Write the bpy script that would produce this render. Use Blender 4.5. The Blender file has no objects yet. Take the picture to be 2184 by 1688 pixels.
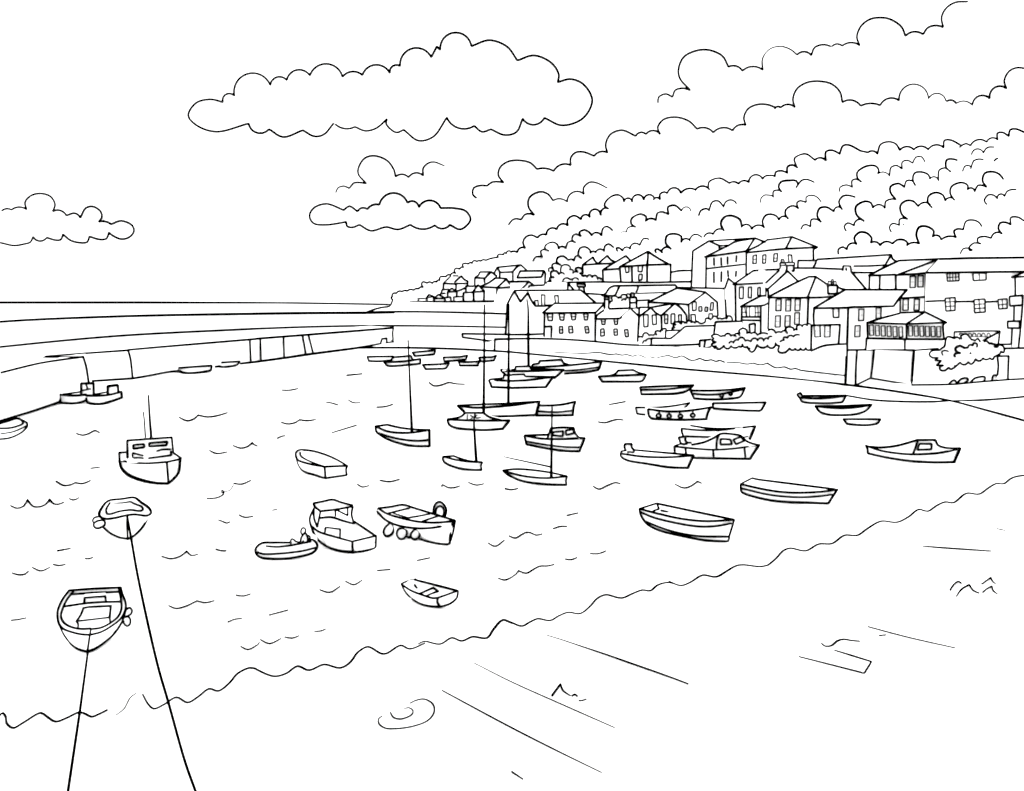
import bpy, bmesh, math, random
from math import sin, cos, pi, radians, hypot
from mathutils import Vector, Matrix
random.seed(7)
SC = bpy.context.scene
COL = SC.collection
# ------------------------------------------------------------------ camera
H, F, CU, V0 = 10.0, 1892.0, 1092.0, 644.0      # eye height (m), focal length / centre / horizon on a 2184 x 1688 grid
cam_d = bpy.data.cameras.new('camera'); cam = bpy.data.objects.new('camera', cam_d); COL.objects.link(cam)
cam.location = (0, 0, H); cam.rotation_euler = (radians(90), 0, 0)
cam_d.sensor_fit = 'HORIZONTAL'; cam_d.sensor_width = 36.0; cam_d.lens = 36.0 * F / 2184.0
cam_d.shift_x = 0.0; cam_d.shift_y = -(843.8 - V0) / 2184.0
cam_d.clip_start = 0.2; cam_d.clip_end = 20000
SC.camera = cam
# ------------------------------------------------------------------ light: white overcast sky and a soft sun
w = bpy.data.worlds.new('World'); SC.world = w; w.use_nodes = True
bg = w.node_tree.nodes['Background']; bg.inputs[0].default_value = (1, 1, 1, 1); bg.inputs[1].default_value = 1.0
sun_d = bpy.data.lights.new('sun', 'SUN'); sun_d.energy = 0.5; sun_d.angle = radians(25); sun_d.color = (1, .98, .95)
sun = bpy.data.objects.new('sun', sun_d); COL.objects.link(sun); sun.rotation_euler = (radians(48), 0, radians(-25)); sun.location = (0, 0, 300)
SC.view_settings.view_transform = 'Standard'; SC.view_settings.look = 'None'
SC.view_settings.exposure = 1.5; SC.view_settings.gamma = 1.0
SC.cycles.use_denoising = True; SC.cycles.denoiser = 'OPENIMAGEDENOISE'; SC.cycles.denoising_prefilter = 'ACCURATE'; SC.cycles.denoising_input_passes = 'RGB_ALBEDO_NORMAL'
SC.cycles.filter_width = 1.8
SC.cycles.max_bounces = 16; SC.cycles.diffuse_bounces = 16
# ------------------------------------------------------------------ materials
def mat(name, base, var=0.0, scale=3.0):
    m = bpy.data.materials.new(name); m.use_nodes = True
    nt = m.node_tree; nt.nodes.clear()
    o = nt.nodes.new('ShaderNodeOutputMaterial'); d = nt.nodes.new('ShaderNodeBsdfDiffuse')
    nt.links.new(d.outputs[0], o.inputs[0]); d.inputs['Color'].default_value = (*base, 1)
    if var:
        tc = nt.nodes.new('ShaderNodeTexCoord'); n = nt.nodes.new('ShaderNodeTexNoise'); n.inputs['Scale'].default_value = scale
        r = nt.nodes.new('ShaderNodeMapRange'); r.inputs['To Min'].default_value = base[0] - var; r.inputs['To Max'].default_value = base[0] + var
        nt.links.new(tc.outputs['Object'], n.inputs['Vector']); nt.links.new(n.outputs['Fac'], r.inputs['Value']); nt.links.new(r.outputs[0], d.inputs['Color'])
    return m
INK = mat('black_ink_line', (0, 0, 0))
W = {k: mat(k, (.92, .92, .92), .02, s) for k, s in (('white_paint', 2.), ('white_render', .6), ('white_slate', .9), ('white_water', .2),
     ('white_sand', .5), ('white_foliage', .8), ('white_cloud', .01), ('white_stone', .4), ('white_rubber', 5.), ('white_cloth', 8.))}
# ------------------------------------------------------------------ traced paths
TILES = dict(a=(0,1124), b=(1024,1124), c=(2048,1124), d=(3072,1124), e=(0,1870), f=(1024,1870), g=(2048,1870), h=(3072,1870),
             i=(0,2374), j=(1024,2374), k=(2048,2374), l=(3072,2374), m=(1536,500), n=(2048,400), o=(3072,400),
             p=(700,60), q=(1536,60), r=(2560,0), s=(3072,0), t=(0,500), w=(1024,500))
UPX = 2184.0 / 4096.0
def circ(a, m, b, step=5.0):
    ax, ay = a; mx, my = m; bx, by = b
    d = 2 * (ax*(my-by) + mx*(by-ay) + bx*(ay-my))
    if abs(d) < 1e-6: return [a, m, b]
    ux = ((ax*ax+ay*ay)*(my-by) + (mx*mx+my*my)*(by-ay) + (bx*bx+by*by)*(ay-my)) / d
    uy = ((ax*ax+ay*ay)*(bx-mx) + (mx*mx+my*my)*(ax-bx) + (bx*bx+by*by)*(mx-ax)) / d
    r = hypot(ax-ux, ay-uy)
    a0 = math.atan2(ay-uy, ax-ux); a1 = math.atan2(my-uy, mx-ux); a2 = math.atan2(by-uy, bx-ux)
    cw = lambda s, e: (e - s) % (2*pi)
    sweep = cw(a0, a2) if cw(a0, a1) <= cw(a0, a2) else cw(a0, a2) - 2*pi
    n = max(5, min(40, int(abs(sweep)*r/step)))
    return [(ux + r*cos(a0+sweep*k/n), uy + r*sin(a0+sweep*k/n)) for k in range(n+1)]
def spline(pts, step=5.0, closed=False):
    if len(pts) < 3: return list(pts)
    n = len(pts); out = []
    g = (lambda k: pts[k % n]) if closed else (lambda k: pts[max(0, min(n-1, k))])
    for k in range(n if closed else n-1):
        p0, p1, p2, p3 = Vector(g(k-1)), Vector(g(k)), Vector(g(k+1)), Vector(g(k+2))
        d1 = max((p1-p0).length, 1e-3)**.5; d2 = max((p2-p1).length, 1e-3)**.5; d3 = max((p3-p2).length, 1e-3)**.5
        if (p1-p0).length < 1e-6: m1 = (p2-p1)
        else: m1 = ((p1-p0)/d1 - (p2-p0)/(d1+d2) + (p2-p1)/d2) * d2
        if (p3-p2).length < 1e-6: m2 = (p2-p1)
        else: m2 = ((p2-p1)/d2 - (p3-p1)/(d2+d3) + (p3-p2)/d3) * d2
        c = max(2, min(16, int((p2-p1).length/step)))
        for q in range(c):
            s = q/c
            out.append(tuple(p1*(2*s**3-3*s*s+1) + m1*(s**3-2*s*s+s) + p2*(3*s*s-2*s**3) + m2*(s**3-s*s)))
    out.append(tuple(pts[0] if closed else pts[-1]))
    return out
def P(tile, s):
    """'L x,y ..' polyline, 'C x,y ..' spline, 'A cusp,apex,cusp..' chain of arcs, 'O ..' closed spline; 'x:' changes the tile."""
    segs = []; mode = 'L'; cur = []; tl = tile
    def flush():
        nonlocal cur
        if not cur: return
        if mode == 'L': r = list(cur)
        elif mode == 'C': r = spline(cur)
        elif mode == 'O': r = spline(cur, closed=True)
        else:
            r = [cur[0]]
            for k in range(0, len(cur)-2, 2): r += circ(cur[k], cur[k+1], cur[k+2])[1:]
        segs.extend(r); cur = []
    for tok in s.split():
        if tok in 'LCAO': flush(); mode = tok; continue
        if tok.endswith(':'):
            flush() if mode != 'C' else None
            tl = tok[0]; continue
        x, y = tok.split(',')
        if tl == 'u': cur.append((float(x), float(y)))
        else:
            ox, oy = TILES[tl]; cur.append((ox*UPX + float(x)/4.0, oy*UPX + float(y)/4.0))
    flush()
    out = [segs[0]]
    for q in segs[1:]:
        if hypot(q[0]-out[-1][0], q[1]-out[-1][1]) > .15: out.append(q)
    return out
def resample(pts, n):
    L = [0.0]
    for a, b in zip(pts, pts[1:]): L.append(L[-1] + (Vector(b)-Vector(a)).length)
    out = []; k = 0
    for q in range(n):
        d = L[-1]*q/(n-1)
        while k < len(pts)-2 and L[k+1] < d: k += 1
        s = (d-L[k])/max(1e-9, L[k+1]-L[k]); out.append(Vector(pts[k]).lerp(Vector(pts[k+1]), min(1, max(0, s))))
    return out
def pl(tab, x):
    if x <= tab[0][0]: return tab[0][1]
    for (a, b), (c, d) in zip(tab, tab[1:]):
        if x <= c: return b + (d-b)*(x-a)/max(1e-9, c-a)
    return tab[-1][1]
def at(u, v, Y): return Vector(((u-CU)*Y/F, Y, H - (v-V0)*Y/F))
def ground(v, z=0.0): return F*(H-z)/max(1.0, v-V0)
def lift(pts, dep, near=0.0):
    """pixels of the photograph -> points in the place; dep says on which real surface they lie."""
    n = len(pts); L = [0.0]
    for a, b in zip(pts, pts[1:]): L.append(L[-1] + hypot(b[0]-a[0], b[1]-a[1]))
    out = []
    for k, (u, v) in enumerate(pts):
        t = L[k]/max(L[-1], 1e-9)
        if callable(dep): Y = dep(u, v)
        elif isinstance(dep, (int, float)): Y = dep
        elif dep[0] == 'lin': Y = 1/(1/dep[2] + (1/dep[4]-1/dep[2])*(u-dep[1])/(dep[3]-dep[1]))     # vertical wall seen at an angle
        elif dep[0] == 'z': Y = ground(v, dep[1])                                                 # level surface at height z
        elif dep[0] == 'zt': Y = ground(v, pl(dep[1], t))
        elif dep[0] == 'iy': Y = 1/(1/dep[1] + (1/dep[2]-1/dep[1])*t)
        elif dep[0] == 'roof':                                                                    # slope rising away from the eave
            _, ve, Ye, sl = dep; Ze = H-(ve-V0)*Ye/F; kk = (v-V0)/F
            Y = min((H-Ze+sl*Ye)/max(.05, sl+kk), Ye+25)
        out.append(at(u, v, Y-near))
    return out
def facing(p3):
    # the houses round the bay face its middle: their depth runs away from it
    k = [q.x/q.y for q in p3]
    return min(k) if min(k) > 0 else (max(k) if max(k) < 0 else 0.0)
# ------------------------------------------------------------------ things, parts and sub-parts
THINGS = []
WM = 1.10
class Part:
    def __init__(s, name, m='white_paint', parent=None, label=None):
        s.name, s.m, s.kids, s.label = name, m, [], label
        s.v, s.f, s.mi, s.ws = [], [], [], 1.0
        if parent is not None: parent.kids.append(s)
    def sub(s, name, m=None, label=None): return Part(name, m or s.m, s, label)
    def faces(s, vs, fs, mi=0):
        b = len(s.v); s.v += [tuple(q) for q in vs]
        for f in fs: s.f.append([b+k for k in f]); s.mi.append(mi)
    def poly(s, pts, ext):
        pts = list(pts)
        if (Vector(pts[0])-Vector(pts[-1])).length < 1e-4: pts.pop()
        n = len(pts); e = Vector(ext)
        s.faces(pts + [Vector(q)+e for q in pts], [list(range(n)), list(range(2*n-1, n-1, -1))] + [[k, n+k, n+(k+1) % n, (k+1) % n] for k in range(n)])
    def hull(s, pts):
        bm = bmesh.new()
        for q in pts: bm.verts.new(q)
        bmesh.ops.convex_hull(bm, input=bm.verts)
        bm.verts.index_update(); vs = [v.co.copy() for v in bm.verts]
        s.faces(vs, [[v.index for v in f.verts] for f in bm.faces]); bm.free()
    def loft(s, A, B):
        n = len(A); s.faces(list(A)+list(B), [[k, k+1, n+k+1, n+k] for k in range(n-1)])
    def blob(s, c, rx, ry, rz, nu=10, nv=6):
        vs = []; fs = []
        for j in range(nv+1):
            th = pi*j/nv
            for i in range(nu):
                ph = 2*pi*i/nu; vs.append((c[0]+rx*sin(th)*cos(ph), c[1]+ry*sin(th)*sin(ph), c[2]+rz*cos(th)))
        for j in range(nv):
            for i in range(nu):
                a = j*nu+i; b = j*nu+(i+1) % nu; fs.append([a, b, b+nu, a+nu])
        s.faces(vs, fs)
    def tube(s, pts, rad, mi=1, sides=6):
        pts = [Vector(q) for q in pts]
        keep = [0]
        for k in range(1, len(pts)):
            if (pts[k]-pts[keep[-1]]).length > 1e-5: keep.append(k)
        pts = [pts[k] for k in keep]; rad = [rad[k] for k in keep]; n = len(pts)
        if n < 2: return
        cut = [0]
        for k in range(1, n-1):
            a = (pts[k]-pts[k-1]).normalized(); b = (pts[k+1]-pts[k]).normalized()
            if a.dot(b) < .68: cut.append(k)
        cut.append(n-1)
        for c0, c1 in zip(cut, cut[1:]): s._tube(pts[c0:c1+1], rad[c0:c1+1], mi, sides)
    def _tube(s, p, r, mi, sides):
        n = len(p); tan = []
        for k in range(n):
            a = (p[k]-p[k-1]).normalized() if k else (p[1]-p[0]).normalized()
            b = (p[k+1]-p[k]).normalized() if k < n-1 else a
            tan.append((a+b).normalized())
        up = Vector((0, 1, 0)) if abs(tan[0].y) < .9 else Vector((1, 0, 0))
        nx = tan[0].cross(up).normalized(); vs = []
        for k in range(n):
            nx = (nx - tan[k]*nx.dot(tan[k])).normalized(); ny = tan[k].cross(nx)
            for q in range(sides):
                an = 2*pi*q/sides; vs.append(p[k] + (nx*cos(an)+ny*sin(an))*r[k])
        fs = [[k*sides+q, k*sides+(q+1) % sides, (k+1)*sides+(q+1) % sides, (k+1)*sides+q] for k in range(n-1) for q in range(sides)]
        vs.append(p[0]-tan[0]*r[0]*.8); vs.append(p[-1]+tan[-1]*r[-1]*.8); a, b = len(vs)-2, len(vs)-1
        fs += [[a, (q+1) % sides, q] for q in range(sides)] + [[b, (n-1)*sides+q, (n-1)*sides+(q+1) % sides] for q in range(sides)]
        s.faces(vs, fs, mi)
    def ink(s, tile, path, dep, w=3.0, near=0.0):
        if '|' in path:
            ws, path = path.split('|'); w = [float(q) for q in ws.split(',')]; w = w[0] if len(w) == 1 else w
        pts = P(tile, path) if isinstance(path, str) else path
        if not callable(dep) and not isinstance(dep, (int, float)) and dep[0] != 'lin' or callable(dep):
            q = [pts[0]]
            for a, b in zip(pts, pts[1:]):
                m = int(hypot(b[0]-a[0], b[1]-a[1])/12)
                q += [(a[0]+(b[0]-a[0])*k/(m+1), a[1]+(b[1]-a[1])*k/(m+1)) for k in range(1, m+2)]
            pts = q
        p3 = lift(pts, dep, near + .03 + .0007*lift(pts[:1], dep)[0].y); n = len(p3); ph = random.random()*6.28
        L = [0.0]
        for a, b in zip(p3, p3[1:]): L.append(L[-1]+(b-a).length)
        rad = []
        for k in range(n):
            t = L[k]/max(1e-9, L[-1])
            ww = pl([(q/(len(w)-1), x) for q, x in enumerate(w)], t) if isinstance(w, list) else w*(.86+.14*min(1, 4*t, 4*(1-t)))*(1+.10*sin(5*t+ph))
            ww *= s.ws; r_ = (ww+2.5*min(1, ww))*.5
            if pts[k][1] > V0+8 and p3[k].z < r_*p3[k].y/F+.01:      # a line lying on the water or the ground rests on top of it
                p3[k] = at(*pts[k], ground(pts[k][1], r_*p3[k].y/F+.01))
            rad.append(r_*p3[k].y/F)
        s.tube(p3, rad)
        return p3
    def fill(s, tile, path, dep, d=6.0, ext=None, near=0.0):
        pts = P(tile, path) if isinstance(path, str) else path
        p3 = lift(pts, dep, near)
        if not callable(dep) and not isinstance(dep, (int, float)) and dep[0] == 'roof':
            yr = max(q.y for q in p3)+.05; zlo = min(q.z for q in p3)
            kx = facing(p3); s.hull(p3 + [Vector((q.x+2*(yr-q.y)*kx, 2*yr-q.y, q.z)) for q in p3])
        else:
            if ext is None: ext = (d*facing(p3), d, 0) if not (isinstance(dep, tuple) and dep[0] in ('z', 'zt')) else (0, 0, -d)
            s.poly(p3, ext)
        return p3
    def box(s, lo, hi):
        x0, y0, z0 = lo; x1, y1, z1 = hi
        s.poly([(x0, y0, z0), (x1, y0, z0), (x1, y0, z1), (x0, y0, z1)], (0, y1-y0, 0))
    def build(s, origin, parent):
        me = bpy.data.meshes.new(s.name); me.from_pydata([tuple(Vector(q)-origin) for q in s.v], [], s.f)
        me.materials.append(W[s.m]); me.materials.append(INK)
        me.polygons.foreach_set('material_index', s.mi); me.update()
        bm = bmesh.new(); bm.from_mesh(me); bmesh.ops.recalc_face_normals(bm, faces=bm.faces); bm.to_mesh(me); bm.free()
        o = bpy.data.objects.new(s.name, me); COL.objects.link(o)
        if parent is not None: o.parent = parent
        if s.label: o['label'] = s.label
        for k in s.kids: k.build(origin, o)
        return o
    def allv(s): return s.v + [q for k in s.kids for q in k.allv()]
class Thing:
    """one thing of the place: either one mesh (own) or an Empty at its base with its parts."""
    def __init__(s, name, label=None, cat=None, group=None, kind=None, own=None):
        s.name, s.label, s.cat, s.group, s.kind = name, label, cat, group, kind
        s.kids = []; s.body = Part(name, own) if own else None
        if s.body: s.body.kids = s.kids
        THINGS.append(s)
    def part(s, name, m='white_paint', label=None): return Part(name, m, s, label)
    def p(s, name, tile, dep, fill=None, inks=(), w=3.0, d=6.0, m='white_render', out=None, near=0.0, label=None):
        q = s.part(name, m, label)
        return add(q, tile, dep, fill, inks, w, d, out, near)
    def build(s):
        vs = (s.body.allv() if s.body else [q for k in s.kids for q in k.allv()])
        xs = [q[0] for q in vs]; ys = [q[1] for q in vs]; zs = [q[2] for q in vs]
        o = Vector(((min(xs)+max(xs))/2, (min(ys)+max(ys))/2, min(zs)))
        if s.kind == 'structure': o = Vector((0, 0, 0))
        if s.body: r = s.body.build(o, None)
        else:
            r = bpy.data.objects.new(s.name, None); COL.objects.link(r); r.empty_display_size = .5
            for k in s.kids: k.build(Vector(o), r)
        r.location = o
        if s.label: r['label'] = s.label
        if s.cat: r['category'] = s.cat
        if s.group: r['group'] = s.group
        if s.kind: r['kind'] = s.kind
        return r
def add(q, tile, dep, fill=None, inks=(), w=3.0, d=6.0, out=None, near=0.0):
    if out: q.fill(tile, out, dep, d, near=near); q.ink(tile, out, dep, w, near)
    if fill: q.fill(tile, fill, dep, d, near=near)
    for k in ([inks] if isinstance(inks, str) else inks): q.ink(tile, k, dep, w, near)
    return q
def wins(t, tile, dep, items, w=2.2, name='window', near=.08):
    """plain windows; each item is 'outline ; stroke ; stroke'."""
    for it in items:
        st = [k.strip() for k in it.split(';')]
        q = t.part(name, 'white_paint')
        q.fill(tile, 'L '+st[0], dep, .12, near=near)
        pts = st[0].split(); q.ink(tile, 'L '+' '.join(pts + [pts[0]]), dep, w*.5, near+.02)
        for k in st[1:]: q.ink(tile, 'L '+k, dep, w*.3, near+.02)
def winx(t, tile, dep, items, w=2.4, near=.08, parent=None):
    """sash windows with side lights and a glazing cross: (x, y, width, height[, lean])."""
    for it in items:
        x, y, ww, hh = it[:4]; e = it[4] if len(it) > 4 else -3
        X = lambda a, b: '%.1f,%.1f' % (x+a*ww+e*b, y+b*hh)
        q = (parent.sub('window', 'white_paint') if parent else t.part('window', 'white_paint'))
        o = ' '.join((X(0, 0), X(1, -.02), X(1, .98), X(0, 1), X(0, 0)))
        q.fill(tile, 'L '+o, dep, .12, near=near); q.ink(tile, 'L '+o, dep, w*.36, near+.02)
        for a in (.2, .8): q.ink(tile, 'L '+X(a, .02)+' '+X(a, .97), dep, w*.13, near+.02)
        q.ink(tile, 'L '+X(.52, .04)+' '+X(.48, .95), dep, w*.1, near+.02); q.ink(tile, 'L '+X(.2, .5)+' '+X(.8, .49), dep, w*.1, near+.02)
# ------------------------------------------------------------------ boats
BG = 'boats moored in the harbour'
def hull3(q, near, far, botn, botf=None, floor=.3, openb=True):
    n = 22; near, far, botn = resample(near, n), resample(far, n), resample(botn, n)
    if botf is None:
        botf = [(far[k].lerp(near[k], .12)) for k in range(n)]; botf = [Vector((p.x, p.y, min(p.z, botn[k].z))) for k, p in enumerate(botf)]
    else: botf = resample(botf, n)
    low = lambda L: [Vector((p.x, p.y, min(p.z, -.15))) for p in L]
    q.loft(near, botn); q.loft(botf, far); q.loft(botn, low(botn)); q.loft(low(botf), botf); q.loft(low(botn), low(botf))
    for k in (0, -1): q.faces([near[k], far[k], botf[k], botn[k]], [[0, 1, 2, 3]])
    if openb:
        def inn(s_, o_, b_):
            r = []
            for k in range(n):
                f_ = min(.6, floor/max(.12, s_[k].z-b_[k].z)); r.append(s_[k].lerp(b_[k], f_) + (o_[k]-s_[k])*.07)
            return r
        a, b = inn(near, far, botn), inn(far, near, botf)
        q.loft(near, a); q.loft(a, b); q.loft(b, far)
    else: q.loft(near, far)
class Side: pass
def side(t, tile, top, bot, beam=1.6, ends='tp', far=None, inks=(), w=3.0, openb=True, floor=.25, name='hull', z0=0.0, wb=None, label=None):
    """a boat seen from the side: sheer line and keel line give its length and height, beam its width."""
    q = t.part(name, 'white_paint', label)
    tp, bt = P(tile, top), P(tile, bot)
    vm = max(v for u, v in bt); s = Side(); s.part = q; s.beam = beam
    s.Yc = ground(vm, z0) + .3*beam
    def prof(x):
        a = .75 if ends[0] == 't' else 0.0; b = .75 if ends[1] == 't' else 0.0
        l = a+(1-a)*sin(min(1, x/.5)*pi/2) if x < .5 else 1
        r = b+(1-b)*sin(min(1, (1-x)/.5)*pi/2) if x > .5 else 1
        return min(l, r)
    def mk(pts, sgn, k):
        us = [u for u, v in pts]; u0, u1 = min(us), max(us)
        return lambda u, v: s.Yc + sgn*k*beam/2*prof(min(1, max(0, (u-u0)/(u1-u0))))
    s.near = mk(tp, -1, 1.0); s.bot = mk(bt, -1, .85); s.far = mk(tp, 1, 1.0); s.mid = s.Yc
    n3, b3 = lift(tp, s.near), lift(bt, s.bot)
    f3 = lift(P(tile, far), s.far) if far else [Vector((p.x, 2*s.Yc-p.y, p.z)) for p in n3]
    hull3(q, n3, f3, b3, floor=floor, openb=openb)
    q.ink(tile, top, s.near, w, .03); q.ink(tile, bot, s.bot, wb or w, .05)
    if far and w: q.ink(tile, far, s.far, w, .35)
    for k in inks: q.ink(tile, k, s.near, w*.8, .03)
    return s
def cab(t, b, tile, out, inks=(), w=2.8, name='cabin', frac=.25, wn=(), off=0.0, fill=None):
    Y = b.Yc - b.beam*frac + off; q = t.part(name, 'white_paint')
    q.fill(tile, fill or out, Y, b.beam*frac*2); q.ink(tile, out, Y, w)
    for k in inks: q.ink(tile, k, Y, w*.8, .02)
    for it in wn:
        z = q.sub('window'); z.fill(tile, 'L '+it, Y, .06, near=.04); z.ink(tile, 'L '+it+' '+it.split()[0], Y, w*.8, .05)
    return q
def mast(t, tile, path, Y, name='mast'):
    q = t.part(name, 'white_paint'); q.ws = 1.3; q.ink(tile, path, Y, 3); return q
# ================================================================== SETTING
VS = [(700,738),(760,741),(1055,747),(1240,765),(1618,802),(1910,843),(2184,896),(2700,1005)]                 # water's edge of the far beach
VB = [(1000,724),(1055,724),(1160,722),(1240,730),(1300,737),(1400,738),(1490,735),(1540,745),(1640,750),(1730,752),(1803,821),(1944,821),(2024,820),(2063,818),(2184,808),(2700,790)]
YB = [(1000,222),(1055,216),(1240,212),(1490,172),(1640,152),(1730,142),(1790,114),(1803,107),(2184,98),(2700,80)]
SKY = [(781,664),(836,646),(870,626),(900,614),(950,594),(1000,572),(1060,553),(1117,540),(1160,512),(1200,498),(1300,440),(1400,428),(1500,412),(1640,384),(1700,352),(1800,322),(1900,322),(2000,318),(2090,308),(2184,288),(2700,210)]
def rows(u):
    sk = pl(SKY, u)
    if u < 1062: r1 = min(668, max(641, sk+3)); return [(412, 669), (418, r1), (900, min(r1-.4, sk+4))]
    vb, yb = pl(VB, u), pl(YB, u); k = min(1, (u-1062)/60)
    R = [(yb, vb), (yb*1.25, vb-30), (yb*1.7, vb-95), (yb*2.6, min(vb-120, (vb-95)*.45+sk*.55)), (yb*4, sk+4)]
    return R
def hill_depth(u, v):
    R = rows(u)
    for (y0, v0), (y1, v1) in zip(R, R[1:]):
        if v >= v1: return y0 + (y1-y0)*min(1, max(0, (v0-v)/max(.1, v0-v1)))
    return R[-1][0]
def st(name, m): return Thing(name, kind='structure', own=m)
# ---- water with its ripples
wt = st('water', 'white_water'); q = wt.body; q.ws = 1.1
q.faces([(-4200, -40, 0), (4200, -40, 0), (4200, 4200, 0), (-4200, 4200, 0)], [[0, 1, 2, 3]])
q.ink('a', '3.2|L -200,186 0,186 900,185 2184,190 b: 2184,190 3310,203' if 0 else '4.2|L -600,186 0,186 1200,185 2184,190', 4190)
q.ink('b', '4.4|L 0,191 600,197 1133,204', lambda u, v: min(4190, ground(v, 2)))
RIP = dict(
 a=['1,2,1|C 652,1300 705,1316 760,1300 810,1274 848,1293', '1|C 772,1598 815,1593 855,1589', '1.2,2.4,1|C 1530,1163 1600,1193 1660,1172 1688,1143', '1.4,2,1|C 1688,1143 1775,1160 1860,1147 1940,1123', '1,2,1|C 1788,1446 1850,1472 1935,1459', '1,2,1.4|C 1990,1404 2055,1426 2115,1410 2152,1377', '1.4,1.2|C 2152,1377 2165,1392 2195,1408'],
 b=['2,1.2|L 773,805 907,792', '1,1.4,.8|C 220,931 285,932 357,918', '.8,1.4|C 597,1033 650,1042 697,1057', '.6,1.3,.8|C 784,1011 830,1038 891,1039', '1.6,1.2|C 1028,1077 1100,1072 1167,1052', '1,1.8,1|C 215,1205 275,1220 340,1205 370,1183', '1.2,2,.8|C 370,1183 435,1192 510,1182', '.8,1.2|L 648,1294 857,1230', '1.8,1|C 183,1341 215,1325 249,1321', '1.4,2.2,1|C 1478,866 1520,895 1590,885 1640,866 1710,878 1780,881', '.7,1|L 1210,513 1507,527'],
 c=['1,1.4|L 830,1054 968,1029', '1.2,2.2,1|C 736,1202 790,1210 850,1192 910,1180 951,1187', '1,1.5|L -75,1498 0,1515 335,1587' if 0 else '1,1.2|L 830,1054 900,1042'],
 e=['2,2.4,1|C 478,117 540,152 600,148 642,128', '1.4,1.8,1|C 642,128 700,138 772,111', '1.2,1.6,1.3|C 91,326 150,348 205,325 234,273', '1.4,1.8,1.4|C 234,273 280,330 340,335 395,308 422,270', '2,1.8,1|C 422,270 455,308 500,313 545,295', '1,1.4,.8|C 592,266 630,277 673,257', '1.2,1.6,1|C 1993,135 2060,142 2141,109', '.6,.5,.6,1.4,1|C 1991,148 1960,195 1908,207 C 1908,207 1890,215 1892,192 1905,200 1907,225 1850,258 1763,264', '1.2,1.8,1|C 2038,404 2090,425 2160,416', '.8,1.6,1|C 1862,447 1900,460 1935,474 1962,463', '2.2,1|L 488,711 602,690', '1,1.3,.8|C 724,776 760,778 796,763', '1.4,1.8,1|C 454,827 505,836 558,826', '.8,1.6,.8|C 272,851 350,882 427,850', '1.2,2,1|C 104,900 160,915 210,910 242,885', '1.2,2,1.4|C 1379,758 1460,778 1540,755 1592,712', '1.4,1.4,.8|C 1592,712 1630,750 1689,740', '1.8,1.6|C 1840,696 1885,709 1931,711', '.7|L 2137,660 2145,654', '1.6,1.2,1|C 2014,1089 2075,1096 2139,1078', '.8,2,1.6|C 1437,1177 1500,1202 1580,1185 1680,1137', '1.4,1.8,1|C 1680,1137 1750,1153 1829,1136', '1.4,.9|L 93,1304 160,1296 226,1283', '1.6,.8|C 1942,1319 2000,1295 2065,1288', '1,1.8,1|C 2053,1526 2115,1553 2200,1510'],
 f=['1,1.4,.8|C 864,141 905,166 965,154', '1.4,2,1.4|C 1055,109 1140,121 1224,101', '.8,1.4,.8|C 1810,126 1880,150 1946,138', '1.6,1,1.8,1|C 1584,160 1588,148 1605,152 1640,172 1690,172 1738,157', '2,1.6,1|C 2123,180 2184,190 2236,177', '.8|L 133,365 184,357', '1,1.8,1|C 1980,643 2040,672 2120,619', '1.4,2.2,1.8|C 2157,583 2215,602 2260,575 2300,553', '1.8,1.4,1|C 2300,553 2340,555 2390,577 2444,566', '1.2,1|L 1374,793 1485,770', '1.4,1.2|L 1034,879 1146,870', '1,1.4,.8|C 763,970 835,1000 904,961', '1.4,2,1|C 543,1043 630,1065 717,1013', '1.2,1.4|L 111,1259 273,1216', '.8,1.2,.8|C 496,1397 550,1395 596,1376', '1.2,1.6,.9|C 243,1446 310,1455 367,1435', '1,1.8,1|C 37,1468 115,1502 212,1459', '.8|C 0,1520 18,1507 29,1490', '1,2,1|C 2066,944 2120,960 2184,935'],
 g=['1,2.4,1|C 692,158 740,185 810,155 885,128 924,139', '.8,2,1.4|C 1389,141 1470,175 1540,150 1582,117', '1.6,1|L 1582,117 1618,134', '1.8,1|L 467,409 565,387', '1.6,1.8,1.2|C 351,522 410,503 471,502', '1,1.4|C 665,734 735,735 801,712', '1.4,1.8,1|C 454,781 505,786 556,767', '1,1|C 0,932 35,908 54,878', '1.4,2,1.6,1|C 54,878 120,902 180,870 235,842 300,840 361,827'],
)
for tl, L in RIP.items():
    for s_ in L: q.ink(tl, s_, ('z', .01))
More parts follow.
